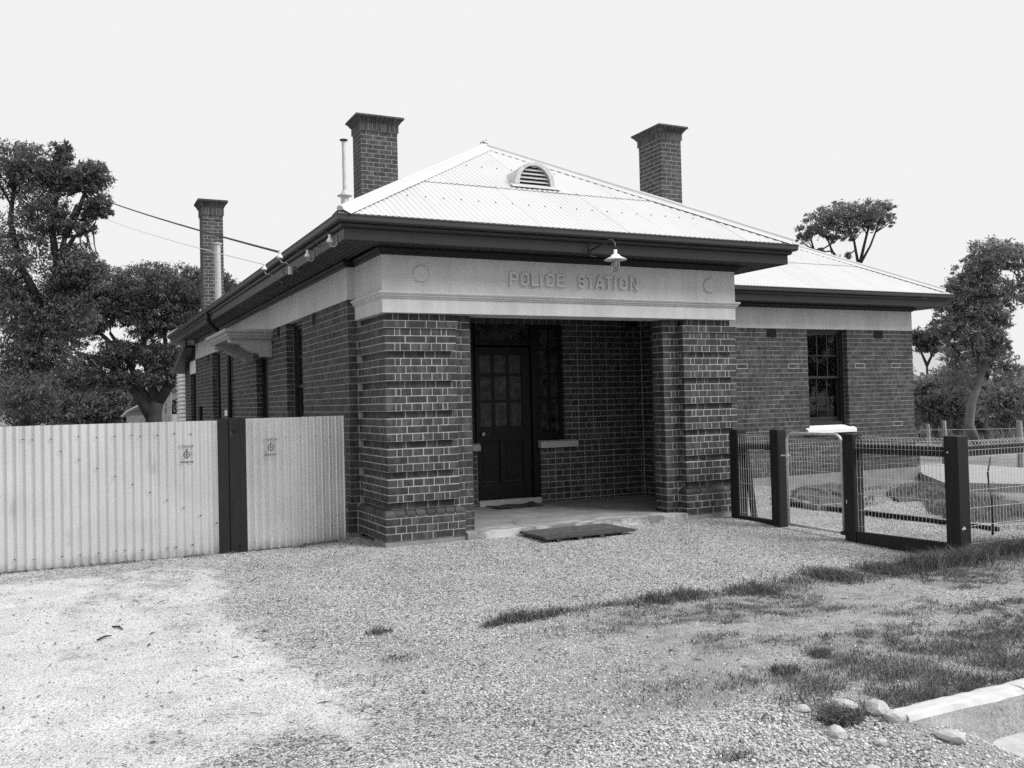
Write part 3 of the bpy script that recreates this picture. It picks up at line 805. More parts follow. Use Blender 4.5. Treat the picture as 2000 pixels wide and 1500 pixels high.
# soffit boards
sf = .128; nb = 6
wS = (XS-(EX0+sf))/nb
for i in range(nb):
    a = EX0+sf+i*wS; o1 = i*wS
    y0 = EY0+sf+o1+.004
    yy = lambda d: EY0+sf+d*((-.028-.02)-(EY0+sf))/(XS-(EX0+sf)) if False else EY0+sf+d
    def f(m, a=a, o1=o1):
        pts = [(a+.004, EY1-.02), (a+.004, EY0+sf+o1*.8), (a+wS-.004, EY0+sf+(o1+wS)*.8), (a+wS-.004, EY1-.02)]
        m.prism(pts, 'z', 3.306, 3.322)
    tag(one('soffit_board', MAT['soffit'], ST_, f, fix=True))
wF = (-.03-(EY0+sf))/5
for i in range(5):
    b0 = EY0+sf+i*wF
    def f(m, b0=b0, i=i):
        m.prism([(EX0+sf+i*wF/.8, b0+.003), (EX1-sf-i*wF, b0+.003), (EX1-sf-(i+1)*wF, b0+wF-.003), (EX0+sf+(i+1)*wF/.8, b0+wF-.003)], 'z', 3.306, 3.322)
    one('soffit_board', MAT['soffit'], ST_, f, fix=True)
wR = (EX1-sf-5.02)/6
for i in range(6):
    a = 5.02+i*wR
    one('soffit_board', MAT['soffit'], ST_, lambda m, a=a: m.box((a+.003, EY0+sf+(6-i)*wR*.8+.02, 3.306), (a+wR-.003, YW, 3.322)))
for i in range(4):
    b0 = WY0+sf+i*.092
    one('soffit_board', MAT['soffit'], ST_, lambda m, b0=b0: m.box((EX1-sf, b0+.002, 3.306), (WX1-sf-i*.092, b0+.090, 3.322)))
for i in range(6):
    a = XW+.001+i*.095
    one('soffit_board', MAT['soffit'], ST_, lambda m, a=a: m.box((a, WY0+sf+(6-i)*.09, 3.306), (a+.091, WY1, 3.322)))
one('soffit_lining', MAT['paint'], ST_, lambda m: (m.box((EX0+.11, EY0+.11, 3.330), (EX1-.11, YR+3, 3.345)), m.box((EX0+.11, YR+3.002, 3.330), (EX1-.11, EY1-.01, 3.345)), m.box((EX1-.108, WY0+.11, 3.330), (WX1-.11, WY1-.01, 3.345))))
# scotia between band and soffit, and dark frieze board over the front
def scotia(m):
    prof = [(0, 3.225), (.020, 3.225), (.026, 3.245), (.050, 3.262), (.060, 3.285), (.060, 3.305), (0, 3.305)]
    for path in ([(XS, EY1-.1, -1, 0), (XS, YR+.0, -1, -1), (-.028, YR, -1, -1), (-.028, -.03, -1, -1), (WD-.012, -.03, 1, -1), (WD-.012, YR, 1, -1), (5.13, YR, 1, -1), (5.13, YW, 1, -1), (XW, YW, 1, -1), (XW, 9.0, 1, 0)],):
        n = len(prof); vs = [(x+ax*d, y+ay*d, z) for (x, y, ax, ay) in path for d, z in prof]
        m.add(vs, [[s_*n+j, (s_+1)*n+j, (s_+1)*n+j+1, s_*n+j+1] for s_ in range(len(path)-1) for j in range(n-1)])
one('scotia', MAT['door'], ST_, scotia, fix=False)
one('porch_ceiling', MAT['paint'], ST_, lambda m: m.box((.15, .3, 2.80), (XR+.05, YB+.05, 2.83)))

# ------------------------------------------------------------------ roof
PIT_ = .0762
def sheets(P, u, v, nrm, width, vmax, vlap, name='roof_sheet', cover=8, vlow=0.0):
    """corrugated sheets over a slope. P eave corner, u along the eave, v up the slope, vmax(u) its height, vlap upper end of the lower tier"""
    P = Vector(P); u = Vector(u).normalized(); v = Vector(v).normalized(); nrm = Vector(nrm).normalized()
    for tier in (0, 1) if vlap else (0,):
        s0 = 0.0
        while s0 < width-.01:
            s1 = min(s0+cover*PIT_, width); m = MB(); vs = []; fs = []
            ns = max(2, int(round((s1-s0)/PIT_*6))); dz = RNG.uniform(-.001, .001)+(.006 if tier else 0)
            lft = RNG.uniform(-.004, .004)
            for i in range(ns+1):
                s_ = s0+(s1+.02-s0)*i/ns; s_ = min(s_, width); w = .0065*math.cos(2*math.pi*s_/PIT_)
                top = vmax(s_); lo, hi = (0, min(top, vlap if vlap else top)) if tier == 0 else (vlap-.10+lft, top)
                hi = max(hi, lo+.0001)
                lift = RNG.uniform(0, .005) if tier else 0
                vs += [P+u*s_+v*lo+nrm*(w+dz+lift), P+u*s_+v*(lo+.2*(hi-lo))+nrm*(w+dz), P+u*s_+v*hi+nrm*(w+dz)]
            for i in range(ns):
                if max(vmax(s0+(s1-s0)*i/ns), vmax(s0+(s1-s0)*(i+1)/ns)) > (0 if tier == 0 else vlap-.05):
                    fs += [(3*i, 3*i+3, 3*i+4, 3*i+1), (3*i+1, 3*i+4, 3*i+5, 3*i+2)]
            if fs: m.add(vs, fs, RNG.random()); m.build(name, MAT['roof'], ST_, smooth=True)
            s0 = s1
APX = Vector((2.525, 2.52, 5.363)); RB = Vector((2.525, 13.2, 5.363))
def slope_frame(e0, e1, top):
    e0 = Vector(e0); e1 = Vector(e1); u = (e1-e0).normalized(); w = Vector(top)-e0; v = (w-u*w.dot(u)); return u, v.normalized(), u.cross(v).normalized(), (e1-e0).length, v.length, w.dot(u)
e0, e1 = (EX0+.02, EY0+.03, ZG+.006), (EX1-.02, EY0+.03, ZG+.006)
u, v, n_, Wd, Vt, ua = slope_frame(e0, e1, APX)
sheets(e0, u, v, n_, Wd, lambda s_: Vt*min(s_/ua, (Wd-s_)/(Wd-ua)), 1.50)
# screws
one('roof_screw', MAT['paint'], ST_, lambda m: [m.obox(Vector(e0)+u*s_+v*vv+n_*.014, u, v, n_, .006, .006, .006) for vv in (.74, 2.3) for s_ in np.arange(.1, Wd-.1, PIT_*3) if vv < Vt*min(s_/ua, (Wd-s_)/(Wd-ua))-.1])['kind'] = 'stuff'
# left, right slopes
eL0, eL1 = (EX0+.02, EY1, ZG+.006), (EX0+.02, EY0+.03, ZG+.006)
def quadslope(e0, e1, t0, t1, lap=None):
    u, v, n_, Wd, Vt, ua = slope_frame(e0, e1, t0); ub = (Vector(t1)-Vector(e0)).dot(u)
    def vm(s_):
        if s_ < ua: return Vt*s_/max(ua, 1e-6)
        if s_ > ub: return Vt*(Wd-s_)/max(Wd-ub, 1e-6)
        return Vt
    sheets(e0, u, v, n_, Wd, vm, lap)
quadslope(eL0, eL1, RB, APX, None)
quadslope((EX1-.02, EY0+.03, ZG+.006), (EX1-.02, EY1, ZG+.006), APX, RB, None)
quadslope((EX1-.02, EY1, ZG+.006), (EX0+.02, EY1, ZG+.006), RB, RB, None)
WR0 = Vector((4.6, 6.36, 5.363)); WR1 = Vector((10.42, 6.36, 5.363))
quadslope((3.0, WY0+.03, ZG+.006), (WX1-.02, WY0+.03, ZG+.006), WR0, WR1, 1.5)
quadslope((WX1-.02, WY0+.03, ZG+.006), (WX1-.02, WY1, ZG+.006), WR1, WR1, None)
quadslope((WX1-.02, WY1, ZG+.006), (3.0, WY1, ZG+.006), WR1, WR0, None)
def cap(a, b, name='ridge_cap'):
    a = Vector(a); b = Vector(b); t = (b-a).normalized(); s_ = t.cross(Vector((0, 0, 1))).normalized(); w = s_.cross(t).normalized()
    if w.z < 0: w = -w
    m = MB(); vs = []; n = 10
    prof = [(-.12, -.052), (-.045, -.004)]+[(-.038*math.cos(math.pi*i/n), .038*math.sin(math.pi*i/n)+.010) for i in range(n+1)]+[(.045, -.004), (.12, -.052)]
    L = (b-a).length; k_ = max(2, int(L/1.8)+1)
    for j in range(k_):
        p0 = a+t*(L*j/k_); p1 = a+t*(L*(j+1)/k_+.04); r = 1.0+.03*(j % 2)
        base = len(vs); nn = len(prof)
        vs = [p0+s_*x*r+w*z*r for x, z in prof]+[p1+s_*x*r+w*z*r for x, z in prof]
        m.add(vs, [[i, i+1, nn+i+1, nn+i] for i in range(nn-1)]+([list(range(1, nn-1))] if j == 0 else []), RNG.random())
    m.build(name, MAT['roof'], ST_)
lift = Vector((0, 0, .018))
for cx_, cy_ in ((EX0, EY0), (EX1, EY0)):
    q_ = Vector((cx_, cy_, ZG)); cap(q_.lerp(APX, .016)+lift*.6, APX+lift)
cap(APX+lift, RB+lift); cap(Vector((WX1, WY0, ZG)).lerp(WR1, .04)+lift, WR1+lift); cap(WR0+lift, WR1+lift)
cap(Vector((EX0+.03, EY1, ZG))+lift, RB+lift); cap(Vector((EX1-.03, EY1, ZG))+lift, RB+lift); cap(Vector((WX1-.03, WY1, ZG))+lift, WR1+lift)
one('finial', MAT['metalpale'], ST_, lambda m: (m.obox(APX+Vector((0, -.02, .075)), (1, .3, 0), (-.3, 1, 0), (0, .3, 1), .05, .02, .012), m.obox(APX+Vector((-.03, 0, .085)), (1, -.6, .4), (.6, 1, 0), (0, 0, 1), .055, .015, .008)))
# half-round ventilator
vent = None
def ventil():
    cx, y0, zb, R, hgt = 2.44, .84, 4.36, .27, .36
    def arch(rx, rz, n=20): return [(cx+rx*math.cos(math.pi*i/n), zb+rz*math.sin(math.pi*i/n)**.8) for i in range(n+1)]
    outer = arch(R+.035, hgt-.012); hood = arch(R+.022, hgt-.022); inner = arch(R-.035, hgt-.055)
    m = MB(); n = len(outer)
    # barrel: run back until it meets the slope
    vs = []
    for (x, z) in hood: vs.append((x, y0+.05, z))
    for (x, z) in hood: vs.append((x, max(y0+.05, EY0+(z-ZG)/.599+.12), z))
    m.add(vs, [[i, i+1, n+i+1, n+i] for i in range(n-1)], .5)
    o_ = m.build('roof_ventilator', MAT['roof'], ST_, smooth=True)
    m = MB(); vs = [(x, y0, z) for x, z in outer]+[(x, y0, z) for x, z in inner]+[(x, y0+.075, z) for x, z in outer]+[(x, y0+.075, z) for x, z in inner]
    fs = []
    for i in range(n-1): fs += [[i, i+1, n+i+1, n+i], [i, 2*n+i, 2*n+i+1, i+1], [n+i, n+i+1, 3*n+i+1, 3*n+i]]
    m.add(vs, fs, .4); m.build('frame', MAT['metalpale'], o_, fix=True)
    one('backing', MAT['black'], o_, lambda m: m.add([(x, y0+.09, z) for x, z in inner], [list(range(n))]))
    for i in range(6):
        z = zb+.045+i*.052
        t = min(1, max(0, (z-zb)/(hgt-.055))); hw = (R-.035)*math.sqrt(max(.02, 1-t**2.3))
        one('louvre', MAT['roof'], o_, lambda m: m.obox((cx, y0+.045, z), (1, 0, 0), (0, -.75, -.62), (0, -.62, .75), hw, .030, .004))
    one('flashing', MAT['roof'], o_, lambda m: m.prism([(y0-.06, 4.352), (y0-.06, 4.346), (y0+.03, 4.40), (y0+.03, 4.408)], 'x', cx-.36, cx+.36), fix=True)
ventil()
# flue pipes
def flue(x, y, zb, z1, z2, r1, r2, cone=True):
    o_ = one('flue_pipe', MAT['metalpale'], ST_, lambda m: m.tube([(x, y, zb), (x, y, z1)], r1, 16), smooth=False)
    if z2 > z1:
        one('upper_pipe', MAT['metalpale'], o_, lambda m: m.tube([(x, y, z1), (x, y, z2)], r2, 14))
        one('collar', MAT['metalpale'], o_, lambda m: m.lathe([(r1+.005, -.05), (r1+.055, -.035), (r1+.055, -.025), (r1, 0), (r2+.01, .05), (r2, .055)], (x, y, z1), 20), smooth=True)
        one('cap', MAT['paint'], o_, lambda m: m.lathe([(0, .012), (r2+.035, .0), (r2+.035, -.012), (r2, -.03), (0, -.03)], (x, y, z2), 18), fix=True)
    else:
        one('cap', MAT['metalpale'], o_, lambda m: m.lathe([(0, .03), (r1+.03, .0), (r1+.03, -.02), (r1, -.04)], (x, y, z1), 18))
flue(.74, 3.9, 4.2, 4.83, 5.68, .062, .030)
flue(-.27, 9.9, 3.7, 5.03, 5.03, .065, .065)

# ------------------------------------------------------------------ porch floor, door, sidelights
def slab(m):
    nx_ = 40
    xs_ = np.linspace(A+PL+.006, WD-A-PL-.006+.0, nx_); edge = -.085
    m.box((A+PL+.006, edge, -.16), (WD-A-PL-.006, YI+.0, .030))
    m.add([(.16, YI, .030), (XR, YI, .030), (XR, YB+.1, .058), (.16, YB+.1, .058)], [(0, 1, 2, 3)])
k = NT('porch_concrete')
v = k.math('MULTIPLY', .20, k.rng(k.noise(4, 6, None, .65), .3, .7, .75, 1.3))
sxp = k.t.nodes.new('ShaderNodeSeparateXYZ'); k.t.links.new(k.pos(), sxp.inputs[0])
wear = k.math('MULTIPLY', k.rng(sxp.outputs[1], -.2, .55, 1, 0, True), k.rng(k.noise(2.2, 6, k.mapping(k.pos(), (1, 2.4, 1)), .7), .46, .58, 0, 1))
v = k.math('ADD', v, k.math('MULTIPLY', .34, wear)); k.color(v); k.rough(.85); k.bump(k.noise(60, 5), .4, .004); MAT['slab'] = k.m
one('porch_slab', MAT['slab'], ST_, slab)
one('slab_joint', MAT['black'], ST_, lambda m: m.obox((1.9, .75, .0375), (0.35, 1, .012), (1, -.35, 0), (0, 0, 1), .55, .003, .001))
def door():
    y = 2.07; d = empty('front_door', (2.5, y, .15), ST_)
    P = lambda n_, mt, a, b, par=d: one(n_, MAT[mt], par, lambda m: m.box((a[0]-2.5, a[1]-y, a[2]-.15), (b[0]-2.5, b[1]-y, b[2]-.15), .5, .002))
    x0, x1, z0, z1 = 2.055, 2.950, .145, 2.33
    gx = [(2.134, 2.325), (2.375, 2.567), (2.616, 2.811)]; gz = [(1.18, 1.53), (1.565, 1.905), (1.945, 2.215)]
    P('stile', 'door', (x0, y, z0), (2.134, y+.045, z1)); P('stile', 'door', (2.811, y, z0), (x1, y+.045, z1))
    P('rail', 'door', (2.134, y, 2.215), (2.811, y+.045, z1)); P('rail', 'door', (2.134, y, .98), (2.811, y+.045, 1.18)); P('rail', 'door', (2.134, y, z0), (2.811, y+.045, .375))
    P('mullion', 'door', (2.43, y, .375), (2.51, y+.045, .98))
    for a, b in ((2.134, 2.43), (2.51, 2.811)):
        P('panel', 'door', (a, y+.022, .375), (b, y+.035, .98)); 
        P('panel_moulding', 'paint', (a+.02, y+.008, .378), (b-.02, y+.0215, .402)); P('panel_moulding', 'door', (a+.03, y+.014, .44), (b-.03, y+.0215, .93))
    for a in (2.325, 2.567): P('glazing_bar', 'door', (a, y+.01, 1.18), (a+.05, y+.035, 2.215))
    for a in (1.53, 1.905):
        for g in gx: P('glazing_bar', 'door', (g[0], y+.012, a), (g[1], y+.034, a+.036))
    for g in gx:
        for h in gz: P('pane', 'dullglass', (g[0], y+.02, h[0]), (g[1], y+.024, h[1]))
    one('knob', MAT['metalpale'], d, lambda m: (m.tube([(-.355, -.0, .93), (-.355, -.05, .93)], .010, 10), m.tube([(-.355, -.04, .93), (-.355, -.05, .93), (-.355, -.065, .93), (-.355, -.075, .93)], [.018, .028, .026, .012], 12)))
    one('lock_plate', MAT['paint'], d, lambda m: m.tube([(-.25, -.0, .93), (-.25, -.006, .93)], .02, 12))
    for a, b in (((2.04, 2.02, .06), (2.055, 2.13, 2.66)), ((2.95, 2.02, .06), (3.05, 2.13, 2.66)), ((2.055, 2.02, 2.35), (2.95, 2.13, 2.42))): one('door_frame', MAT['door'], ST_, lambda m: m.box(a, b, .5, .003))
    one('fanlight', MAT['dullglass'], ST_, lambda m: m.box((2.055, 2.09, 2.42), (2.95, 2.096, 2.66)))
    one('threshold', MAT['cement'], ST_, lambda m: m.box((2.043, 1.975, .045), (3.05, 2.14, .132), .5, .006))
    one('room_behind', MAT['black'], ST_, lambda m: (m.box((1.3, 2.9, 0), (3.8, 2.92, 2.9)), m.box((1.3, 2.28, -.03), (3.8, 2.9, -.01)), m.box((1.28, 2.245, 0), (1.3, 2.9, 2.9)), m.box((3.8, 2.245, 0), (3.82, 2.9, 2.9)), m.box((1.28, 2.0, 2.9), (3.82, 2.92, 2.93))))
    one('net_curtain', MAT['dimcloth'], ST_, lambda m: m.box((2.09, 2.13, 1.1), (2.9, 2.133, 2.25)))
    for side in (0, 1):
        xa, xb = (3.05, 3.475) if side else (1.55, 2.04)
        w = empty('sidelight', ((xa+xb)/2, 2.08, .95), ST_); ox = (xa+xb)/2
        Q = lambda n_, mt, a, b: one(n_, MAT[mt], w, lambda m: m.box((a[0]-ox, a[1]-2.08, a[2]-.95), (b[0]-ox, b[1]-2.08, b[2]-.95), .5, .002))
        Q('frame', 'door', (xa, 2.05, .95), (xa+.05, 2.12, 2.66)); Q('frame', 'door', (xb-.06, 2.05, .95), (xb, 2.12, 2.66)); Q('frame', 'door', (xa+.05, 2.05, .95), (xb-.06, 2.12, 1.09)); Q('frame', 'door', (xa+.05, 2.05, 2.6), (xb-.06, 2.12, 2.66))
        mx = (xa+xb)/2-.01
        Q('glazing_bar', 'door', (mx, 2.06, 1.09), (mx+.03, 2.1, 2.6))
        for z in (1.56, 1.92, 2.28): Q('glazing_bar', 'door', (xa+.05, 2.065, z), (mx, 2.095, z+.03)); Q('glazing_bar', 'door', (mx+.03, 2.065, z), (xb-.06, 2.095, z+.03))
        for z0, z1 in ((1.09, 1.56), (1.59, 1.92), (1.95, 2.28), (2.31, 2.6)):
            Q('pane', 'dullglass', (xa+.05, 2.078, z0), (mx, 2.082, z1)); Q('pane', 'dullglass', (mx+.03, 2.078, z0), (xb-.06, 2.082, z1))
        sa, sb = (3.03, 3.66) if side else (1.36, 2.06)
        def sill(m): m.prism([(1.93, .850), (2.10, .850), (2.10, .955), (1.985, .955), (1.93, .935)], 'x', sa, sb)
        one('window_sill', MAT['cement'], ST_, sill, fix=True)
door()
one('porch_wall_vent', MAT['black'], ST_, lambda m: m.box((4.6, 1.994, 2.65), (4.8, 2.0, 2.72)))

# ------------------------------------------------------------------ wing window and side openings
def sash_window(name, x0, x1, z0, z1, y, ncol=3, axis='x'):
    """sash window in a wall facing -y; built in a local frame (s along wall, t into wall)"""
    w = empty(name, (0, 0, 0), ST_)
    def B(n_, mt, s0, s1, t0, t1, a, b, ch=.002):
        if axis == 'x': return one(n_, MAT[mt], w, lambda m: m.box((s0, y+t0, a), (s1, y+t1, b), .5, ch))
        return one(n_, MAT[mt], w, lambda m: m.box((y+t0, s0, a), (y+t1, s1, b), .5, ch))
    f = .075
    B('frame', 'paint', x0, x0+f, 0, .12, z0, z1); B('frame', 'paint', x1-f, x1, 0, .12, z0, z1); B('frame', 'paint', x0+f, x1-f, 0, .12, z1-.06, z1); B('frame', 'paint', x0+f, x1-f, -.02, .12, z0, z0+.07)
    zm = z0+(z1-z0)*.50
    for (a, b, t) in ((zm-.02, z1-.06, .03), (z0+.07, zm+.02, .065)):
        xa, xb = x0+f, x1-f; r = .045
        B('sash', 'paint', xa, xa+r, t, t+.035, a, b); B('sash', 'paint', xb-r, xb, t, t+.035, a, b); B('sash', 'paint', xa+r, xb-r, t, t+.035, b-r, b); B('sash', 'paint', xa+r, xb-r, t, t+.035, a, a+(r if t < .05 else .09))
        a2 = a+(r if t < .05 else .09); b2 = b-r; cw = (xb-xa-2*r)/ncol; zz = (a2+b2)/2
        for i in range(1, ncol): B('glazing_bar', 'paint', xa+r+i*cw-.012, xa+r+i*cw+.012, t+.004, t+.03, a2, b2)
        for i in range(ncol): B('glazing_bar', 'paint', xa+r+i*cw+.012, xa+r+(i+1)*cw-.012, t+.006, t+.028, zz-.011, zz+.011)
        for i in range(ncol):
            B('pane', 'glass', xa+r+i*cw+.012, xa+r+(i+1)*cw-.012, t+.015, t+.019, a2, zz-.011, 0); B('pane', 'glass', xa+r+i*cw+.012, xa+r+(i+1)*cw-.012, t+.015, t+.019, zz+.011, b2, 0)
    return w
sash_window('sash_window', 9.98, 11.03, .925, ZT, YW+.115)
def curtainsheet(m):
    n = 60; vs = []; fs = []
    for i in range(n+1):
        x = 10.03+.95*i/n; yy = YW+.245+.022*math.sin(i*1.1)+.012*math.sin(i*2.7+1)
        zt = 2.78 if True else 0; zb = 1.28
        vs += [(x, yy, zb), (x, yy, zt)]
    for i in range(n): fs.append((2*i, 2*i+2, 2*i+3, 2*i+1))
    m.add(vs, fs)
one('curtain', MAT['curtain'], ST_, curtainsheet, smooth=True)
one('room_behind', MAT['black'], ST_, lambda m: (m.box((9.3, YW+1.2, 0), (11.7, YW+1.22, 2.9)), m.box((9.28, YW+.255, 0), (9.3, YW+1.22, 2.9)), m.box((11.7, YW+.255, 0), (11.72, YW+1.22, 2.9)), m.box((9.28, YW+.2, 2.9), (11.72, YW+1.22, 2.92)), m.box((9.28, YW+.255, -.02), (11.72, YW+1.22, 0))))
def wsill(m): m.prism([(YW-.075, .780), (YW+.1, .780), (YW+.115, .925), (YW+.10, .925), (YW-.075, .850)], 'x', 9.86, 11.15)
one('window_sill', MAT['whitesill'], ST_, wsill, fix=True)
for (a, b) in ((8.955, 9.185), (11.80, 12.03)):
    v_ = one('wall_vent', MAT['black'], ST_, lambda m: m.box((a, YW-.010, 31*C+.004), (b, YW-.004, 33*C-.006)))
    for i in range(5): one('slat', MAT['door'], v_, lambda m: m.box((a+.008, YW-.016, 31*C+.018+i*.029), (b-.008, YW-.0105, 31*C+.028+i*.029)))
for (a, b) in ((2.54, 2.69), (4.78, 4.95), (12.35, 12.6)): one('wall_vent', MAT['black'], ST_, lambda m: m.box((XS-.008, a, 31*C+.004), (XS-.002, b, 33*C-.006)))
sash_window('sash_window', 3.31, 4.33, .86, ZT, XS+.115, 3, 'y')
sash_window('sash_window', 10.74, 11.89, .86, ZT, XS+.115, 3, 'y')
for (a, b, z) in ((5.72, 6.74, 28*C), (14.76, 15.95, 29*C)):
    dd = one('side_door', MAT['door'], ST_, lambda m: m.box((XS+.14, a, 0), (XS+.19, b, z)))
    one('door_frame', MAT['paint'], dd, lambda m: (m.box((XS+.10, a, 0), (XS+.139, a+.07, z)), m.box((XS+.10, b-.07, 0), (XS+.139, b, z))))
one('door_lintel', MAT['whitesill'], ST_, lambda m: m.box((XS+.008, 14.77, 29*C), (XS+.15, 15.97, 33*C)))
one('meter_block', MAT['whitesill'], ST_, lambda m: m.box((XS-.05, 9.66, 1.38), (XS-.002, 9.96, 1.50)))
one('waste_pipe', MAT['paint'], ST_, lambda m: m.tube([(XS-.05, 13.7, 0), (XS-.05, 13.7, 1.6)], .05, 10))
# downpipe with swan neck
one('downpipe', MAT['paint'], ST_, lambda m: m.tube([(EX0+.05, 9.1, 3.47), (EX0+.05, 9.1, 3.36), (EX0+.09, 9.12, 3.26), (-.30, 9.2, 3.02), (-.19, 9.25, 2.90), (-.18, 9.25, 2.8), (-.18, 9.25, 0)], .045, 10), smooth=True)
one('downpipe', MAT['paint'], ST_, lambda m: (m.box((XW+.26, YW+.30, 3.12), (XW+.34, YW+.38, 3.31)), m.obox((XW+.15, YW+.34, 3.06), (1, 0, .45), (0, 1, 0), (-.45, 0, 1), .17, .035, .035), m.box((XW+.005, YW+.305, .0), (XW+.075, YW+.375, 3.02))))
# lean-to barge board and roof
def barge(m):
    m.add([(-.42, 14.3, 3.30), (-.42, 14.3, 3.19), (-.42, 17.45, 2.48), (-.42, 17.45, 2.60), (-.38, 14.3, 3.30), (-.38, 14.3, 3.19), (-.38, 17.45, 2.48), (-.38, 17.45, 2.60)],
          [(0, 1, 2, 3), (4, 7, 6, 5), (0, 3, 7, 4), (1, 5, 6, 2), (3, 2, 6, 7), (0, 4, 5, 1)])
one('barge_board', MAT['paintmid'], ST_, barge, fix=True)
one('lean_to_roof', MAT['roof'], ST_, lambda m: m.add([(-.44, 14.2, 3.34), (8, 14.2, 3.34), (8, 17.6, 2.60), (-.44, 17.6, 2.60)], [(0, 1, 2, 3)]))
one('lean_to_soffit', MAT['paint'], ST_, lambda m: m.add([(-.38, 14.8, 3.14), (XS+.1, 14.8, 3.14), (XS+.1, 17.4, 2.56), (-.38, 17.4, 2.56)], [(3, 2, 1, 0)]))
# hood over the side door: moulded cornice on two scrolled brackets
def hood():
    y0, y1 = 5.26, 7.45; xo = -.90; zt = 2.85
    prof = [(0, 2.672), (.0, 2.688), (.014, 2.694), (.018, 2.712), (.036, 2.722), (.040, 2.748), (.062, 2.765), (.078, 2.782), (.082, 2.808), (.082, 2.826)]
    m = MB(); path = [(XS, y0+.08, 0, -1), (xo+.085, y0+.08, -1, -1), (xo+.085, y1-.08, -1, 1), (XS, y1-.08, 0, 1)]
    n = len(prof); vs = [(x+ax*d, y+ay*d, z) for (x, y, ax, ay) in path for d, z in prof]
    m.add(vs, [[s_*n+j, s_*n+j+1, (s_+1)*n+j+1, (s_+1)*n+j] for s_ in range(3) for j in range(n-1)])
    b0 = [(x, y, 2.672) for x, y, _, _ in path]; m.add(b0, [(0, 1, 2, 3)])
    t0 = [(x+ax*.082, y+ay*.082, 2.826) for x, y, ax, ay in path]; m.add(t0, [(3, 2, 1, 0)])
    h = m.build('door_hood', MAT['cement'], ST_, fix=True)
    prof2 = [(XS, 2.372), (-.27, 2.385), (-.30, 2.43), (-.40, 2.447), (-.50, 2.49), (-.58, 2.545), (-.62, 2.582), (-.74, 2.596), (-.80, 2.62), (-.80, 2.671), (XS, 2.671)]
    for ya, yb in ((5.40, 5.62), (6.95, 7.17)):
        def br(m):
            m.prism(prof2, 'y', ya, yb)
        one('bracket', MAT['cement'], h, br, fix=True)
hood()

# ------------------------------------------------------------------ insulators, wires, lamp
def hitx(px, py, x):
    d = ray(px, py); t = (x-CP[0])/d[0]; return tuple(float(c) for c in CP+t*d)
def insulator(p, mount, kind, label):
    t = empty('insulator', p); t.scale = (.75, .75, .75); tag(t, label, 'insulator', 'insulators under the side eave')
    one('bell', MAT['porcelain'], t, lambda m: m.lathe([(0, .085), (.020, .085), (.024, .07), (.018, .055), (.018, .045), (.030, .03), (.046, .0), (.048, -.02), (.036, -.022), (.02, 0)], (0, 0, 0), 18), smooth=True)
    q = (Vector(mount)-Vector(p))/.75
    if kind == 'hook': pts = [(0, 0, .0), (0, 0, -.05), (.02, -.015, -.085), (.055, -.04, -.09), (.085, -.06, -.06), (q.x, q.y, .0), (q.x, q.y, .09)]
    else: pts = [(0, 0, 0), (0, 0, -.04), (.02, -.02, -.085), (.07, -.08, -.10), (q.x, q.y, -.10)]
    one('bracket', MAT['metalpale'], t, lambda m: m.tube(pts, .007, 8), smooth=True)
    return t
insulator(hitx(644, 470, -.66), (-.57, hitx(644, 470, -.66)[1]+.05, 3.37), 'hook', 'white insulator nearest the roof corner, on a hooked bracket')
insulator(hitx(600.5, 499, -.66), (-.57, hitx(600.5, 499, -.66)[1]+.05, 3.37), 'hook', 'second white insulator back from the roof corner, on a hooked bracket')
insulator((-.95, .94, 3.30), (-.56, 1.6, 3.33), 'arm', 'white insulator on a long arm carrying the thick black cable')
insulator((-.95, 1.84, 3.29), (-.56, 2.54, 3.33), 'arm', 'white insulator on the farthest arm carrying the thin wire')
tag(one('junction_box', MAT['metalpale'], None, lambda m: m.tube([(-.60, 1.9, 3.24), (-.60, 1.9, 3.34)], .035, 12)), 'small grey service box fixed under the side eave', 'box')
def wire(p, q, sag, r, mat='cable', n=24):
    p = Vector(p); q = Vector(q)
    return [p.lerp(q, i/n)-Vector((0, 0, sag*4*(i/n)*(1-i/n))) for i in range(n+1)], r
A1 = at(185, 392, 30); A2 = at(120, 372, 30)
pts, r = wire((-.95, .94, 3.355), Vector(tuple(at(115, 352, 36))), .14, .014)
tag(one('power_cable', MAT['cable'], None, lambda m: m.tube(pts, r, 6)), 'thick dark cable running from the eave insulator to the trees', 'cable')
pts2, r2 = wire((-.95, 1.84, 3.345), Vector(tuple(at(115, 382, 40))), .22, .006)
tag(one('thin_wire', MAT['wire'], None, lambda m: m.tube(pts2, .006, 5)), 'thin pale wire running below the thick cable to the trees', 'wire')
for pp, lb in zip(([(-.95, .94, 3.38), (-.93, 1.0, 3.2), (-.80, 1.3, 3.12), (-.62, 1.55, 3.20), (-.5, 1.7, 3.30)], [(-.57, .9, 3.40), (-.64, 1.15, 3.43), (-.70, 1.28, 3.44)], [(-.58, -.1, 3.42), (-.66, .1, 3.46), (-.70, .26, 3.44), (-.66, .5, 3.40), (-.57, .7, 3.40)]), ('slack dark lead hanging from the cable insulator to the soffit', 'short dark lead curling behind the second insulator', 'short dark lead curling behind the insulator nearest the roof corner')):
    tag(one('looped_lead', MAT['cable'], None, lambda m: m.tube(pp, .005, 6), smooth=True), lb, 'wire', 'slack leads under the side eave')
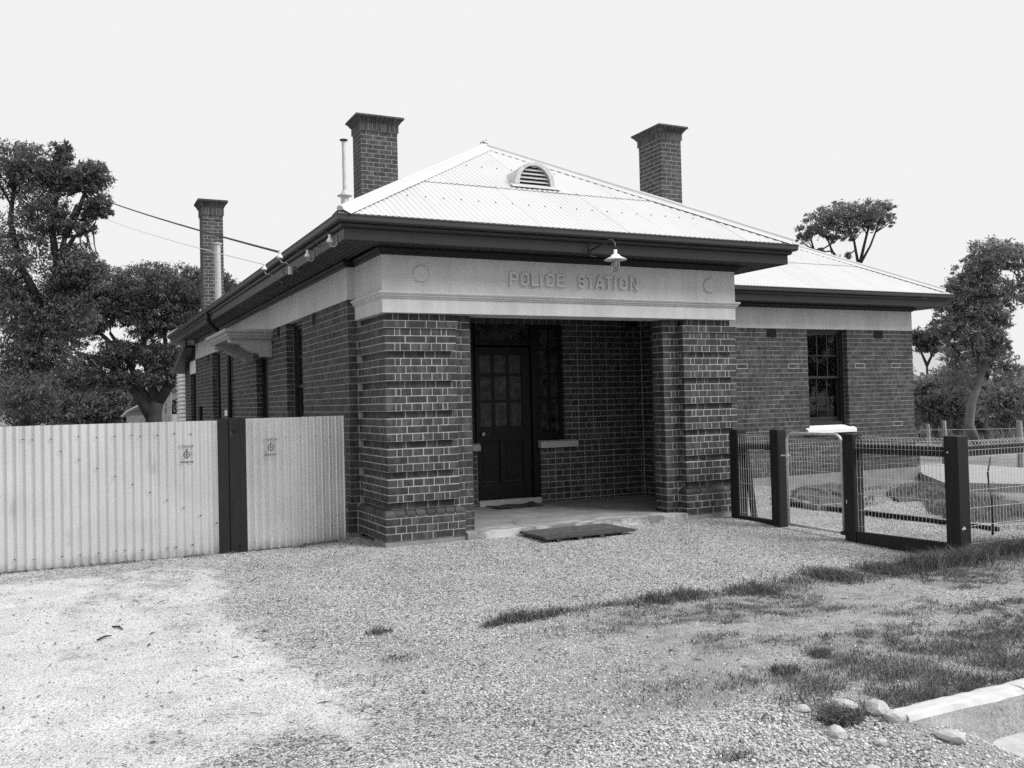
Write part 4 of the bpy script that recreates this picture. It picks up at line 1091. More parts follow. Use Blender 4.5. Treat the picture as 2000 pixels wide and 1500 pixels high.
def lamp():
    L = empty('wall_lamp', (2.51, -.39, 3.35)); tag(L, 'white enamel shaded outdoor lamp with glass jar on a swan-neck arm over the porch lettering', 'lamp')
    ox, oy, oz = 2.51, -.39, 3.35
    y1 = -.90
    T = lambda p: (p[0]-ox, p[1]-oy, p[2]-oz)
    one('arm', MAT['paint'], L, lambda m: m.tube([T(p) for p in ((2.51, -.40, 3.34), (2.51, -.62, 3.36), (2.51, -.76, 3.385), (2.51, -.83, 3.385), (2.51, -.88, 3.35), (2.51, y1, 3.29), (2.51, y1, 3.22))], .011, 10), smooth=True)
    one('backplate', MAT['paint'], L, lambda m: (m.tube([T((2.51, -.392, 3.34)), T((2.51, -.410, 3.34))], .045, 14), m.tube([T((2.51, -.41, 3.40)), T((2.45, -.46, 3.42)), T((2.43, -.44, 3.34)), T((2.47, -.42, 3.26)), T((2.55, -.42, 3.25))], .005, 6)))
    one('shade', MAT['enamel'], L, lambda m: m.lathe([(.001, .085), (.020, .085), (.022, .035), (.044, .028), (.060, .005), (.130, -.030), (.130, -.034), (.060, .0), (.03, .01)], T((2.51, y1, 3.172)), 32), smooth=True)
    k = NT('lamp_glass'); k.t.nodes.remove(k.b)
    tr = k.t.nodes.new('ShaderNodeBsdfTransparent'); tr.inputs[0].default_value = (.82, .82, .82, 1); gl = k.t.nodes.new('ShaderNodeBsdfGlossy'); gl.inputs['Roughness'].default_value = .08
    lw = k.t.nodes.new('ShaderNodeLayerWeight'); lw.inputs[0].default_value = .45; mx = k.t.nodes.new('ShaderNodeMixShader'); k.t.links.new(lw.outputs['Facing'], mx.inputs[0]); k.t.links.new(tr.outputs[0], mx.inputs[1]); k.t.links.new(gl.outputs[0], mx.inputs[2]); k.t.links.new(mx.outputs[0], k.out.inputs[0])
    one('glass_jar', k.m, L, lambda m: m.lathe([(.048, .0), (.050, -.02), (.050, -.10), (.044, -.125), (.028, -.142), (.001, -.147)], T((2.51, y1, 3.148)), 24), smooth=True)
    one('bulb', MAT['porcelain'], L, lambda m: m.lathe([(.010, .02), (.012, -.01), (.024, -.045), (.026, -.06), (.018, -.08), (.001, -.086)], T((2.51, y1, 3.148)), 14), smooth=True)
    for txt, dz, sz in (('POLICE', -.045, .024), ('STATION', -.075, .020)):
        cu = bpy.data.curves.new('lettering', 'FONT'); cu.body = txt; cu.size = sz; cu.align_x = 'CENTER'; cu.materials.append(MAT['paint'])
        t = textmesh('lettering', cu, L); t.location = T((2.51-.028, y1-.044, 3.148+dz)); t.rotation_euler = (math.pi/2, 0, -.42)
lamp()

# ------------------------------------------------------------------ door mat and duckboard
dm = empty('door_mat', (2.5, 1.78, .055)); tag(dm, 'small worn dark mat lying before the porch door', 'mat')
def matm(m):
    nx_, ny_ = 14, 8; vs = []; fs = []
    for j in range(ny_+1):
        for i in range(nx_+1):
            x = -.36+.72*i/nx_; y = -.2+.4*j/ny_; vs.append((x+.02*math.sin(j*1.3), y, .008+.006*math.sin(i*.9+j)+(.02 if i == nx_ and j > 5 else 0)))
    for j in range(ny_):
        for i in range(nx_): a = j*(nx_+1)+i; fs.append((a, a+1, a+nx_+2, a+nx_+1))
    m.add(vs, fs)
mo = one('mat_sheet', MAT['mat'], dm, matm, smooth=True)
db = empty('duckboard', (1.60, -.74, -.06)); tag(db, 'dark weathered timber duckboard lying on gravel against the porch step', 'duckboard'); db.rotation_euler.z = math.radians(1.0)
for i in range(6):
    one('board', MAT['wood'], db, lambda m: m.box((RNG.uniform(-.01, .01), .005+i*.105, .034), (1.20+RNG.uniform(-.015, .015), .100+i*.105, .064+RNG.uniform(-.002, .002)), RNG.random(), .003))
for x in (.14, .42, .72, 1.02): one('batten', MAT['wood'], db, lambda m: m.box((x, .0, 0), (x+.05, .62, .032), .3, .003))

# ------------------------------------------------------------------ corrugated iron fence and gate
def corr(m, x0, x1, z0f, z1, y, pitch=.088, amp=.0125, zseg=3, tone=.5):
    ns = max(4, int((x1-x0)/pitch*10)); vs = []; fs = []
    for i in range(ns+1):
        x = x0+(x1-x0)*i/ns; ph = 2*math.pi*x/pitch; yy = y-amp*(1+.10*math.sin(x*5.3+z1*40))*math.sin(ph)+.003*math.sin(x*2.9)
        for j in range(zseg+1): vs.append((x, yy+.0025*math.sin(x*4.1+j*2.2), z0f+(z1-z0f+.004*math.sin(x0*37+x*1.5))*j/zseg))
    for i in range(ns):
        for j in range(zseg): a = i*(zseg+1)+j; fs.append((a, a+zseg+1, a+zseg+2, a+1))
    m.add(vs, fs, tone)
YF = .87
ig = empty('iron_gate', (-3.4, YF, -.1)); tag(ig, 'wide gate sheeted in pale corrugated iron with a diagonal line of screws', 'gate')
def L_(p, o_): return (p[0]-o_[0], p[1]-o_[1], p[2]-o_[2])
GO = (-3.4, YF, -.1)
gx0 = -4.3; k_ = 0
for (a, b) in ((-4.36, -3.70), (-3.70, -3.04), (-3.04, -2.38), (-2.38, -1.70)):
    one('iron_sheet', MAT['iron'], ig, lambda m: corr(m, a-GO[0], b-GO[0]+.03, .005, 1.495+.0005*k_, -.003*k_), smooth=True); k_ += 1
def dome(m, x, y, z, r=.008): m.lathe([(0.0001, r*.6), (r, 0)], (0, 0, 0), 8); 
def screw(m, x, y, z, r=.0055): m.obox((x, y, z), (1, 0, 1), (0, 1, 0), (-1, 0, 1), r, .004, r); m.obox((x, y, z), (1, 0, 0), (0, 1, 0), (0, 0, 1), r, .0045, r)
def crest(x, p=.088): return (round(x/p-.25)+.25)*p
gm = MB()
for x in np.arange(-4.25, -1.8, .176):
    for z in (1.36, .12): screw(gm, crest(x+RNG.uniform(-.02, .02))-GO[0], -.0155, z+RNG.uniform(-.012, .012))
for i, x in enumerate(np.arange(-3.35, -1.75, .176)): screw(gm, crest(x)-GO[0], -.0155, 1.22-i*.097)
gm.build('screw_heads', MAT['paint'], ig)['kind'] = 'stuff'
one('gate_frame', MAT['greywood'], ig, lambda m: (m.box((-.9, .03, 1.28), (1.7, .06, 1.40)), m.box((-.9, .02, .05), (1.7, .06, .17)), m.box((-.9, .02, .17), (-.8, .06, 1.28)), m.obox((.4, .035, .73), (1.6, 0, -.75), (0, 1, 0), (.75, 0, 1.6), 1.4, .012, .05)))
sf_ = empty('iron_fence', (-.8, YF, -.1)); tag(sf_, 'short pale corrugated iron fence panel between dark post and porch wall', 'fence')
SO = (-.8, YF, -.1)
one('iron_sheet', MAT['iron'], sf_, lambda m: corr(m, -1.41-SO[0], -.78-SO[0]+.03, .01, 1.508, 0, .088, .025), smooth=True)
one('iron_sheet', MAT['iron'], sf_, lambda m: corr(m, -.78-SO[0], -.215-SO[0], .03, 1.510, -.003, .088, .027), smooth=True)
gm = MB()
for x in np.arange(-1.3, -.25, .176):
    for z in (1.275, .205): screw(gm, crest(x)-SO[0], -.0195, z+RNG.uniform(-.008, .008))
gm.build('screw_heads', MAT['paint'], sf_)['kind'] = 'stuff'
for z_ in (1.24, .17): one('rail', MAT['greywood'], sf_, lambda m: m.box((-.6, .03, z_), (.58, .08, z_+.07)))
def ink(x, z, y, o_, s=1.0, seed=1):
    """stencilled maker's mark: a short word, a ring with a cross on top, a smudged line"""
    m = MB(); r_ = random.Random(seed)
    def bar(cx, cz, w, h, a=0.0): m.obox((x+cx, y, z+cz), (math.cos(a), 0, math.sin(a)), (0, 1, 0), (-math.sin(a), 0, math.cos(a)), w/2, .0009, h/2)
    m.tube([(x+.031*math.cos(t), y, z+.034*math.sin(t)) for t in np.linspace(0, 2*math.pi, 25)], .0045, 4, caps=False)
    bar(0, .048, .007, .026); bar(0, .052, .022, .006); bar(0, .0, .005, .06); bar(0, 0, .055, .005)
    for i in range(9): bar(-.062+i*.0155, -.083+.002*r_.random(), .012*r_.uniform(.7, 1.2), .018*r_.uniform(.6, 1.1))
    o2 = m.build('stencil_mark', MAT['stamp'], o_)
    cu = bpy.data.curves.new('stencil_word', 'FONT'); cu.body = 'LYSAGHT'; cu.size = .038; cu.align_x = 'CENTER'; cu.extrude = .0008; cu.materials.append(MAT['stamp'])
    t = textmesh('stencil_word', cu, o_); t.location = (x, y, z+.078); t.rotation_euler = (math.pi/2, 0, 0)
ink(-2.05-GO[0], 1.13, -.028, ig, seed=2); ink(-1.12-SO[0], 1.17, -.029, sf_, seed=5)
gp = empty('gate_post', (-1.55, YF, -.1)); tag(gp, 'broad dark painted double post between the two iron panels', 'post')
one('board', MAT['post'], gp, lambda m: m.box((-.165, -.045, -.3), (-.046, .06, 1.515), .3, .004)); one('board', MAT['post'], gp, lambda m: m.box((-.042, -.055, -.3), (.145, .09, 1.522), .7, .005))
one('bolt', MAT['post'], gp, lambda m: m.tube([(.03, -.055, 1.38), (.03, -.075, 1.38)], [.022, .014], 8)); one('bolt', MAT['post'], gp, lambda m: m.tube([(.07, -.055, .08), (.07, -.072, .08)], [.018, .012], 8))

# ------------------------------------------------------------------ timber and wire fence with tube gate
FX = 4.72
def post(par, x, y, w, zt, name='post', o_=(0, 0, 0)):
    h = w/2
    def f(m):
        m.box((x-h-o_[0], y-h-o_[1], -.4), (x+h-o_[0], y+h-o_[1], zt-.012), RNG.random(), .006)
        m.add([(x-h-o_[0]+.004, y-h-o_[1]+.004, zt-.0125), (x+h-o_[0]-.004, y-h-o_[1]+.004, zt-.0125), (x+h-o_[0]-.004, y+h-o_[1]-.004, zt-.0125), (x-h-o_[0]+.004, y+h-o_[1]-.004, zt-.0125), (x-o_[0], y-o_[1], zt)], [(0, 1, 4), (1, 2, 4), (2, 3, 4), (3, 0, 4)])
    return one(name, MAT['post'], par, f)
def mesh_panel(par, p0, p1, z0, z1, pitch=.042, hz=(), r=.0021, name='wire_mesh'):
    p0 = Vector((p0[0], p0[1], 0)); p1 = Vector((p1[0], p1[1], 0)); L = (p1-p0).length; t = (p1-p0).normalized(); m = MB(); n = int(L/pitch)
    for i in range(n):
        a = p0+t*(i*pitch); b = p0+t*((i+1)*pitch)
        wob = .002
        if i % 1 == 0:
            w2 = pitch
            # woven loop: up one wire, round, down the one after next
            pts = [Vector((a.x, a.y, z0))]
            for j in range(1, 12): pts.append(Vector((a.x, a.y, z0+(z1-.05-z0)*j/12))+t*(wob*(1 if j % 2 else -1)))
            c = a+t*w2
            for q in range(0, 7):
                an = math.pi-math.pi*q/6; pts.append(Vector((c.x, c.y, z1-.045))+t*(w2*math.cos(an))+Vector((0, 0, .045*math.sin(an))))
            pts.append(Vector((a.x, a.y, z1-.10))+t*2*w2)
            m.tube(pts, r, 3, .5, caps=False)
    for z in hz:
        pts = [p0+t*(L*j/(n*2))+Vector((0, 0, z+.0015*(1 if j % 2 else -1))) for j in range(n*2+1)]
        m.tube(pts, r*.9, 3, .5, caps=False)
    o_ = m.build(name, MAT['wire'], par); o_['kind'] = 'stuff'; return o_
fa = empty('short_wire_fence', (FX, -.6, -.1)); tag(fa, 'short timber and wire fence panel between the right porch pier and the tube gate', 'fence')
FO = (FX, -.6, -.1)
Fz = lambda m, a, b, t=.5: m.box(L_(a, FO), L_(b, FO), t, .004)
def posta(x, y, w=.135, zt=1.21): 
    return post(fa, x, y, w, zt, 'post', (FX, -.6, 0))
posta(FX+.045, -.27, .155); posta(FX, -1.05, .14, 1.225)
one('rail', MAT['post'], fa, lambda m: Fz(m, (FX+.02, -.98, .853), (FX+.065, -.265, .938)))
one('kickboard', MAT['post'], fa, lambda m: Fz(m, (FX-.05, -.98, -.16), (FX+.03, -.265, -.012)))
hzs = (.03, .22, .41, .60, .79, .93, 1.04)
mp = mesh_panel(fa, (0.0-.015, .245), (-.015, -.40), .09, 1.145, .042, [z+.1 for z in hzs])
one('stay', MAT['post'], fa, lambda m: m.obox(L_((FX+.13, -.38, .42), FO), (.13, .0, -1), (0, 1, 0), (1, 0, .13), .50, .030, .030))
tg = empty('tube_gate', (FX, -1.65, -.1)); tag(tg, 'pedestrian gate of pale bent steel tube filled with woven wire', 'gate')
TO = (FX, -1.65, -.1); za, zb2, ya, yb2 = -.035, 1.075, -1.20, -2.05
def gatef(m):
    pts = [(0, ya, za), (0, ya, zb2-.10)]
    for i in range(1, 6): an = math.pi/2*i/5; pts.append((0, ya-.10+.10*math.cos(an), zb2-.10+.10*math.sin(an)))
    pts.append((0, yb2+.10, zb2))
    for i in range(1, 6): an = math.pi/2*i/5; pts.append((0, yb2+.10-.10*math.sin(an), zb2-.10+.10*math.cos(an)))
    pts.append((0, yb2, za))
    m.tube([(x, y-TO[1], z-TO[2]) for x, y, z in pts], .0165, 10)
one('tube_frame', MAT['metalpale'], tg, gatef, smooth=True)
one('bottom_tube', MAT['metalpale'], tg, lambda m: m.tube([(0, ya-TO[1]+.0, za-TO[2]), (0, yb2-TO[1], za-TO[2]+.0)], .0168, 10), smooth=True)
mesh_panel(tg, (0, ya-TO[1]-.02), (0, yb2-TO[1]+.0), .07, 1.11, .044, [.15+i*.098 for i in range(10)], .0020)
one('latch', MAT['metalpale'], tg, lambda m: (m.tube([(-.05, ya-TO[1]+.05, .90), (.02, ya-TO[1]-.03, .90)], .010, 8), m.tube([(0, ya-TO[1], .88), (0, ya-TO[1], .92)], .022, 8)))
one('hinge', MAT['paint'], tg, lambda m: m.obox((0, yb2-TO[1]-.0, .06), (1, 0, 0), (0, 1, 0), (0, 0, 1), .025, .03, .02))
fb = empty('corner_wire_fence', (FX, -3.3, -.1)); tag(fb, 'timber and wire fence with the large dark corner post, running off to the right', 'fence')
BO = (FX, -3.3, -.1); YC = -3.36; YG = -2.165
def postb(x, y, w, zt): return post(fb, x, y, w, zt, 'post', (FX, -3.3, 0))
postb(FX+.03, YG-.01, .150, 1.195); postb(FX+.17, YC-.0, .160, 1.195); postb(7.9, YC+.05, .15, 1.2)
B_ = lambda m, a, b, t=.5: m.box(L_(a, BO), L_(b, BO), t, .004)
PA, PB = Vector((FX+.045, YG-.085, 0)), Vector((FX+.165, YC+.08, 0)); TD = (PB-PA).normalized(); NB = Vector((-TD.y, TD.x, 0)); LB = (PB-PA).length
def bay(name, z0, z1, th, off):
    c = (PA+PB)/2+NB*off; one(name, MAT['post'], fb, lambda m: m.obox(L_((c.x, c.y, (z0+z1)/2), BO), TD, NB, (0, 0, 1), LB/2, th/2, (z1-z0)/2))
bay('rail', .868, .970, .055, 0)
one('rail', MAT['post'], fb, lambda m: B_(m, (FX+.255, YC+.02, .868), (7.85, YC+.07, .965)))
bay('kickboard', -.24, .004, .045, -.055)
one('kickboard', MAT['post'], fb, lambda m: B_(m, (FX+.255, YC-.03, -.3), (7.85, YC+.03, -.10)))
PM0, PM1 = PA-NB*.042, PB-NB*.042
mesh_panel(fb, (PM0.x-FX, PM0.y-BO[1]), (PM1.x-FX, PM1.y-BO[1]), .10, 1.160, .042, [z+.1 for z in (.06, .24, .42, .60, .78, .93, .985, 1.02)])
mesh_panel(fb, (.26, YC-.0-BO[1]), (3.1, YC-.0-BO[1]), .0, 1.130, .050, [z+.1 for z in (-.02, .16, .34, .52, .70, .86, .93, .98)], .0023)
one('bolt', MAT['wire'], fb, lambda m: (m.tube([L_((FX-.0, YG-.0-.08, .93), BO), L_((FX-.0, YG-.0-.086, .93), BO)], .008, 6), m.tube([L_((FX+.092, YC+.03, .92), BO), L_((FX+.078, YC+.03, .92), BO)], .010, 6)))
one('paint_scar', MAT['wire'], fb, lambda m: (m.obox(L_((FX+.14, YC-.0805-.002, .16), BO), (1, 0, .3), (0, 1, 0), (-.3, 0, 1), .024, .001, .010), m.obox(L_((FX+.15, YC-.0805-.002, .165), BO), (1, 0, -1), (0, 1, 0), (1, 0, 1), .022, .0012, .006), m.obox(L_((FX-.0725, YG+.0, .33), BO), (0, 0, 1), (0, 1, 0), (1, 0, 0), .022, .006, .0012)))

# ------------------------------------------------------------------ yard behind the fence
def ribbon(name, pts, z, mat, h=.02):
    m = MB(); n = len(pts); vs = [(x, y, z) for x, y in pts]+[(x, y, z-h) for x, y in pts]
    m.add(vs, [list(range(n))]+[[i, n+i, n+(i+1) % n, (i+1) % n] for i in range(n)]); return m.build(name, mat, None, fix=True)
tag(ribbon('path', [(14.4, 4.9), (12.5, 3.2), (11.3, 1.8), (11.9, .9), (12.6, .2), (16.5, -2.4), (18, -1.0), (15.2, 2.6), (15.3, 4.6)], -.118, MAT['path'], .15), kind='structure')
# raised garden beds, the first edged with broken stone
def garden_bed(poly, lb, hgt=.12, edge=None):
    poly = np.array(poly, float); c = poly.mean(0); n = 36; ring = []
    seg = np.roll(poly, -1, 0)-poly; L = np.hypot(seg[:, 0], seg[:, 1]); cum = np.concatenate([[0], np.cumsum(L)])
    for i in range(n):
        t = cum[-1]*i/n; k_ = int(np.searchsorted(cum, t, 'right')-1); ring.append(poly[k_]+seg[k_]*(t-cum[k_])/L[k_]-c+RNG.uniform(-.05, .05, 2))
    g = empty('garden_bed', (c[0], c[1], -.15)); tag(g, lb, 'garden bed', 'garden beds in the yard')
    vs = []
    for f_, z in ((1.0, -.03), (.95, hgt*.55), (.8, hgt*.9), (.5, hgt), (.2, hgt)):
        for x, y in ring: vs.append((x*f_, y*f_, z+RNG.uniform(-.02, .035)*(f_ < 1)))
    one('soil_mound', MAT['soil'], g, lambda m: m.add(vs, [[k_*n+i, k_*n+(i+1) % n, (k_+1)*n+(i+1) % n, (k_+1)*n+i] for k_ in range(4) for i in range(n)]+[list(range(4*n, 5*n))]))
    for (a, b) in edge or []:
        a = np.array(a)-c; b = np.array(b)-c; d = b-a; ln = np.hypot(*d); d /= ln; t = 0
        while t < ln-.1:
            w = RNG.uniform(.16, .30); p = a+d*(t+w/2); an = math.atan2(d[1], d[0])+RNG.uniform(-.12, .12)
            one('edging_stone', MAT['concrete'], g, lambda m: m.obox((p[0], p[1], .04+RNG.uniform(-.01, .02)), (math.cos(an), math.sin(an), RNG.uniform(-.08, .08)), (-math.sin(an), math.cos(an), 0), (0, 0, 1), w/2-.01, .055, .06)); t += w
    return g
garden_bed([(6.62, .15), (6.85, 1.0), (7.95, 2.15), (9.3, 2.35), (8.3, .9), (7.2, .05)], 'raised dark soil garden bed edged with broken stone seen through the tube gate', .13, [((6.60, .12), (6.80, 1.0)), ((6.80, 1.0), (7.9, 2.15)), ((7.3, .0), (6.62, .1))])
garden_bed([(8.2, .2), (9.2, 1.2), (10.6, 1.5), (10.3, .9), (9.2, .1)], 'narrow dark garden bed farther back behind the wire panel', .07)
garden_bed([(6.9, -2.2), (6.9, -1.5), (8.1, -.3), (9.9, .5), (9.6, -.8), (8.2, -2.4)], 'low spreading dark soil garden bed behind the corner post', .06)
ed = one('edging_board', MAT['black'], None, lambda m: m.obox((6.62, -.75, -.105), (.03, 1, 0), (-1, .03, 0), (0, 0, 1), 1.85, .02, .05)); tag(ed, 'low dark board edging the gravel behind the fence', 'edging')
sk = empty('sapling', (6.25, -2.75, -.12)); tag(sk, 'thin crooked bare sapling standing behind the wire on the right', 'sapling')
one('stem', MAT['bark'], sk, lambda m: m.tube([(0, 0, 0), (.015, 0, .3), (-.01, .01, .55), (-.045, 0, .72), (-.02, 0, .80), (.01, 0, .9)], [.014, .012, .011, .010, .010, .006], 7), smooth=True)
one('stem', MAT['bark'], sk, lambda m: m.tube([(.01, 0, .2), (.06, .02, .45), (.04, 0, .62)], [.007, .006, .003], 6), smooth=True)

# ------------------------------------------------------------------ kerb, rocks, sticks
kb = tag(empty('kerb', (0, 0, 0)), kind='structure')
k = NT('kerb_face')
sxp = k.t.nodes.new('ShaderNodeSeparateXYZ'); k.t.links.new(k.pos(), sxp.inputs[0])
zz = k.math('ADD', sxp.outputs[2], k.math('MULTIPLY', k.math('SUBTRACT', k.noise(7, 5, None, .7), .5), .12))
stain = k.math('MULTIPLY', k.rng(zz, -.205, -.19, 1, 0), .45)
v = k.math('MULTIPLY', .56, k.rng(k.noise(11, 6), .3, .7, .85, 1.08)); v = k.math('SUBTRACT', v, stain); k.color(v); k.rough(.9); k.bump(k.noise(70, 5), .5, .005); MAT['kerbf'] = k.m
for a, b in ((.50, 1.372), (1.384, 2.35), (2.362, 3.4), (3.41, 6.0)):
    def f(m):
        n = 14
        xs_ = np.linspace(a, b, n); vs = []; prof = [(-6.262, -.35), (-6.268, -.082), (-6.30, -.072), (-6.36, -.070), (-6.385, -.076), (-6.402, -.105), (-6.440, -.30)]
        for i, x in enumerate(xs_):
            for y, z in prof: vs.append((x+RNG.uniform(-.002, .002), y+RNG.uniform(-.004, .004), z+RNG.uniform(-.003, .003)))
        nn = len(prof); m.add(vs, [[i*nn+j, (i+1)*nn+j, (i+1)*nn+j+1, i*nn+j+1] for i in range(n-1) for j in range(nn-1)]+[list(range(nn)), list(range((n-1)*nn, n*nn))[::-1]])
    one('kerb_block', MAT['kerbf'], kb, f, fix=True)
def rockmesh(r, seed):
    rr = random.Random(seed); import bmesh
    bm = bmesh.new(); bmesh.ops.create_icosphere(bm, subdivisions=2, radius=r)
    sx, sy, sz = rr.uniform(.8, 1.3), rr.uniform(.8, 1.2), rr.uniform(.5, .8)
    for v_ in bm.verts:
        n_ = vn(v_.co.x/r*1.1+seed*3, v_.co.y/r*1.1+v_.co.z/r*1.7, 1.0)
        v_.co = Vector((v_.co.x*sx, v_.co.y*sy, v_.co.z*sz))*(.72+.5*float(n_))
    me_ = bpy.data.meshes.new('rock'); bm.to_mesh(me_); bm.free(); me_.materials.append(MAT['stone']); return me_
RK = [(.46, -6.245, .075, 'largest pale rock against the end of the kerb'), (.44, -6.36, .06, 'rounded pale rock just below the end of the kerb'), (.33, -6.15, .06, 'pale rock left of the kerb end beside the grass'), (.16, -6.03, .035, 'small pale rock at the foot of the tall grass'),
      (.05, -6.36, .05, 'pale rock out on the gravel left of the kerb'), (.50, -6.62, .06, 'pale rock at the bottom of the kerb face'), (-.12, -6.72, .05, 'flat pale rock at the lower edge of the gravel'), (.16, -6.52, .03, 'small grey rock on the gravel below the kerb end')]
for i, (x, y, r, lb) in enumerate(RK):
    o_ = link(bpy.data.objects.new('rock', rockmesh(r, i+3))); o_.location = (x, y, float(Hg(x, y))+r*.25); tag(o_, lb, 'rock', 'pale rocks round the kerb end')
for i, (p, q, lb) in enumerate(((at(220, 1226, 1), at(240, 1231, 1), 'short dark stick on the white driveway dirt'), (at(190, 1252, 1), at(218, 1243, 1), 'thin forked twig lying lower left on the white dirt'))):
    def g0(d):
        d = np.array(d)-CP; t = (-.095-CP[2])/d[2]; return Vector(tuple(CP+t*d))
    P_, Q_ = g0(p), g0(q); mid = P_.lerp(Q_, .5)
    tag(one('stick', MAT['bark'], None, lambda m: m.tube([P_+Vector((0, 0, .008)), mid+Vector((.01, .015, .014)), Q_+Vector((0, 0, .006))], [.007, .008, .004], 6)), lb, 'stick')

# loose stones over the gravel, one mesh
def stones(n, xr, yr, rmin, rmax, dens, tonef, name, mat, label=None):
    x = RNG.uniform(*xr, n*3); y = RNG.uniform(*yr, n*3)
    keep = (RNG.random(n*3) < dens(x, y)); x, y = x[keep][:n], y[keep][:n]; n = len(x)
    r = rmin+(rmax-rmin)*RNG.random(n)**2.5
    base = np.array([(1, 0, 0), (0, 1, 0), (-1, 0, 0), (0, -1, 0), (0, 0, 1), (0, 0, -1)], float)
    V = base[None]*r[:, None, None]*RNG.uniform(.65, 1.3, (n, 6, 3)); V[:, :, 2] *= .75
    an = RNG.uniform(0, 6.28, n); c_, s__ = np.cos(an)[:, None], np.sin(an)[:, None]
    tl = RNG.uniform(-.5, .5, n)[:, None]
    vx, vy, vz = V[:, :, 0], V[:, :, 1], V[:, :, 2]
    vz2 = vz+tl*vx
    P_ = np.stack([vx*c_-vy*s__+x[:, None], vx*s__+vy*c_+y[:, None], vz2+(Hg(x, y)+r*.15)[:, None]], -1).reshape(-1, 3)
    f = np.array([(0, 1, 4), (1, 2, 4), (2, 3, 4), (3, 0, 4), (1, 0, 5), (2, 1, 5), (3, 2, 5), (0, 3, 5)])
    F = (f[None]+6*np.arange(n)[:, None, None]).reshape(-1, 3)
    me_ = fastmesh(name, P_, F, np.repeat(tonef(n), 8)); me_.materials.append(mat); o_ = link(bpy.data.objects.new(name, me_)); o_['kind'] = 'stuff'
    return o_
k = NT('gravel_stone'); v = k.rng(k.attr('tone'), 0, 1, .05, .70); k.color(k.math('MULTIPLY', v, k.rng(k.noise(150, 3), .3, .7, .8, 1.15))); k.rough(.85); MAT['pebble'] = k.m
def dn(x, y):
    bxx = -1.95+.5*sm(-3, -4.6, y); d = .13+.87*sm(-.9, .9, x-bxx)
    d = np.maximum(d, .5*sm(-5.2, -6.0, y)); d *= 1-.80*sm(-3.5, -3.8, y)*(1-sm(-5.6, -6.2, y))*sm(-.3, .4, x-.30*(y+4.4))
    ins = (x > -.1) & (x < 5.05) & (y > -.09); near = 1/(1+.10*np.maximum(0, np.hypot(x+3.3, y+9.6)-3.5))
    kerb_ = (x > .5) & (y < -6.24) & (y > -6.5)
    return np.where(ins | kerb_ | ((x > 4.6) & (y < -3.6)) | ((x > .75) & (y < -6.4)), 0, d*near)
stones(85000, (-4.5, 5.0), (-7.6, .85), .0038, .0105, dn, lambda n: RNG.random(n)**.8, 'gravel', MAT['pebble'])
stones(9000, (4.9, 8.5), (-3.2, 3.4), .006, .016, lambda x, y: np.full_like(x, .8)*(fbm(x, y+5, .9, 4) < .52), lambda n: .3+.7*RNG.random(n), 'gravel', MAT['pebble'])
stones(2600, (-1.2, 1.3), (-7.6, -5.9), .006, .015, lambda x, y: ((x < .45) | (y < -6.5))*.9*(x < 1.0), lambda n: .55+.45*RNG.random(n), 'gravel', MAT['pebble'])

# ------------------------------------------------------------------ grass
def blades(x, y, h, w, lean, name, mat, z=None, tone=None):
    n = len(x); z = Hg(x, y) if z is None else z
    a = RNG.uniform(0, 2*np.pi, n); la = RNG.uniform(0, 2*np.pi, n); ln = lean*RNG.random(n)*h
    dx, dy = np.cos(a)*w/2, np.sin(a)*w/2; lx, ly = np.cos(la)*ln, np.sin(la)*ln
    V = np.empty((n, 5, 3))
    V[:, 0] = np.stack([x-dx, y-dy, z-.004], -1); V[:, 1] = np.stack([x+dx, y+dy, z-.004], -1)
    V[:, 2] = np.stack([x-dx*.8+lx*.35, y-dy*.8+ly*.35, z+h*.6], -1); V[:, 3] = np.stack([x+dx*.8+lx*.35, y+dy*.8+ly*.35, z+h*.6], -1)
    V[:, 4] = np.stack([x+lx, y+ly, z+h*(1-.25*RNG.random(n))], -1)
    f = np.array([(0, 1, 3), (0, 3, 2), (2, 3, 4)]); F = (f[None]+5*np.arange(n)[:, None, None]).reshape(-1, 3)
    t = np.repeat(RNG.random(n)**1.8 if tone is None else tone, 3)
    me_ = fastmesh(name, V.reshape(-1, 3), F, t); me_.materials.append(mat); o_ = link(bpy.data.objects.new(name, me_)); o_['kind'] = 'stuff'; return o_
# clumpy line of rank grass along the gravel edge
LX = [-.60, -.35, .1, .5, .9, 1.5, 1.95, 2.45, 3.3, 4.3, 4.9, 6.0, 7.5]; LY = [-3.68, -3.60, -3.55, -3.46, -3.55, -3.58, -3.70, -3.60, -3.64, -3.58, -3.48, -3.45, -3.5]
gx, gy, gh = [], [], []
n = 26000
n = 42000; t = RNG.uniform(-.55, 7.2, n); cl = fbm(t*3.1, t*0+3, 1.0, 3); base_y = np.interp(t, LX, LY)
wid = np.interp(t, [-.6, .4, 1.4, 2.5, 4.5, 7], [.07, .10, .17, .26, .34, .38]); keep = RNG.random(n) < np.clip((cl-.36)*4, 0.34, 1)*np.interp(t, [-.6, 1, 3, 7], [.40, .6, .9, 1]); t, base_y, wid, cl = t[keep], base_y[keep], wid[keep], cl[keep]
yy = base_y+RNG.normal(0, 1, len(t))*wid*.55+.10*(fbm(t*1.7, t*0+9, 1.0, 3)-.5)
hh = (.015+.085*RNG.random(len(t))**1.5)*np.clip(.35+2.2*(cl-.3), .35, 1.4)
blades(t, yy, hh, .0055, 1.8, 'grass', MAT['grass'])
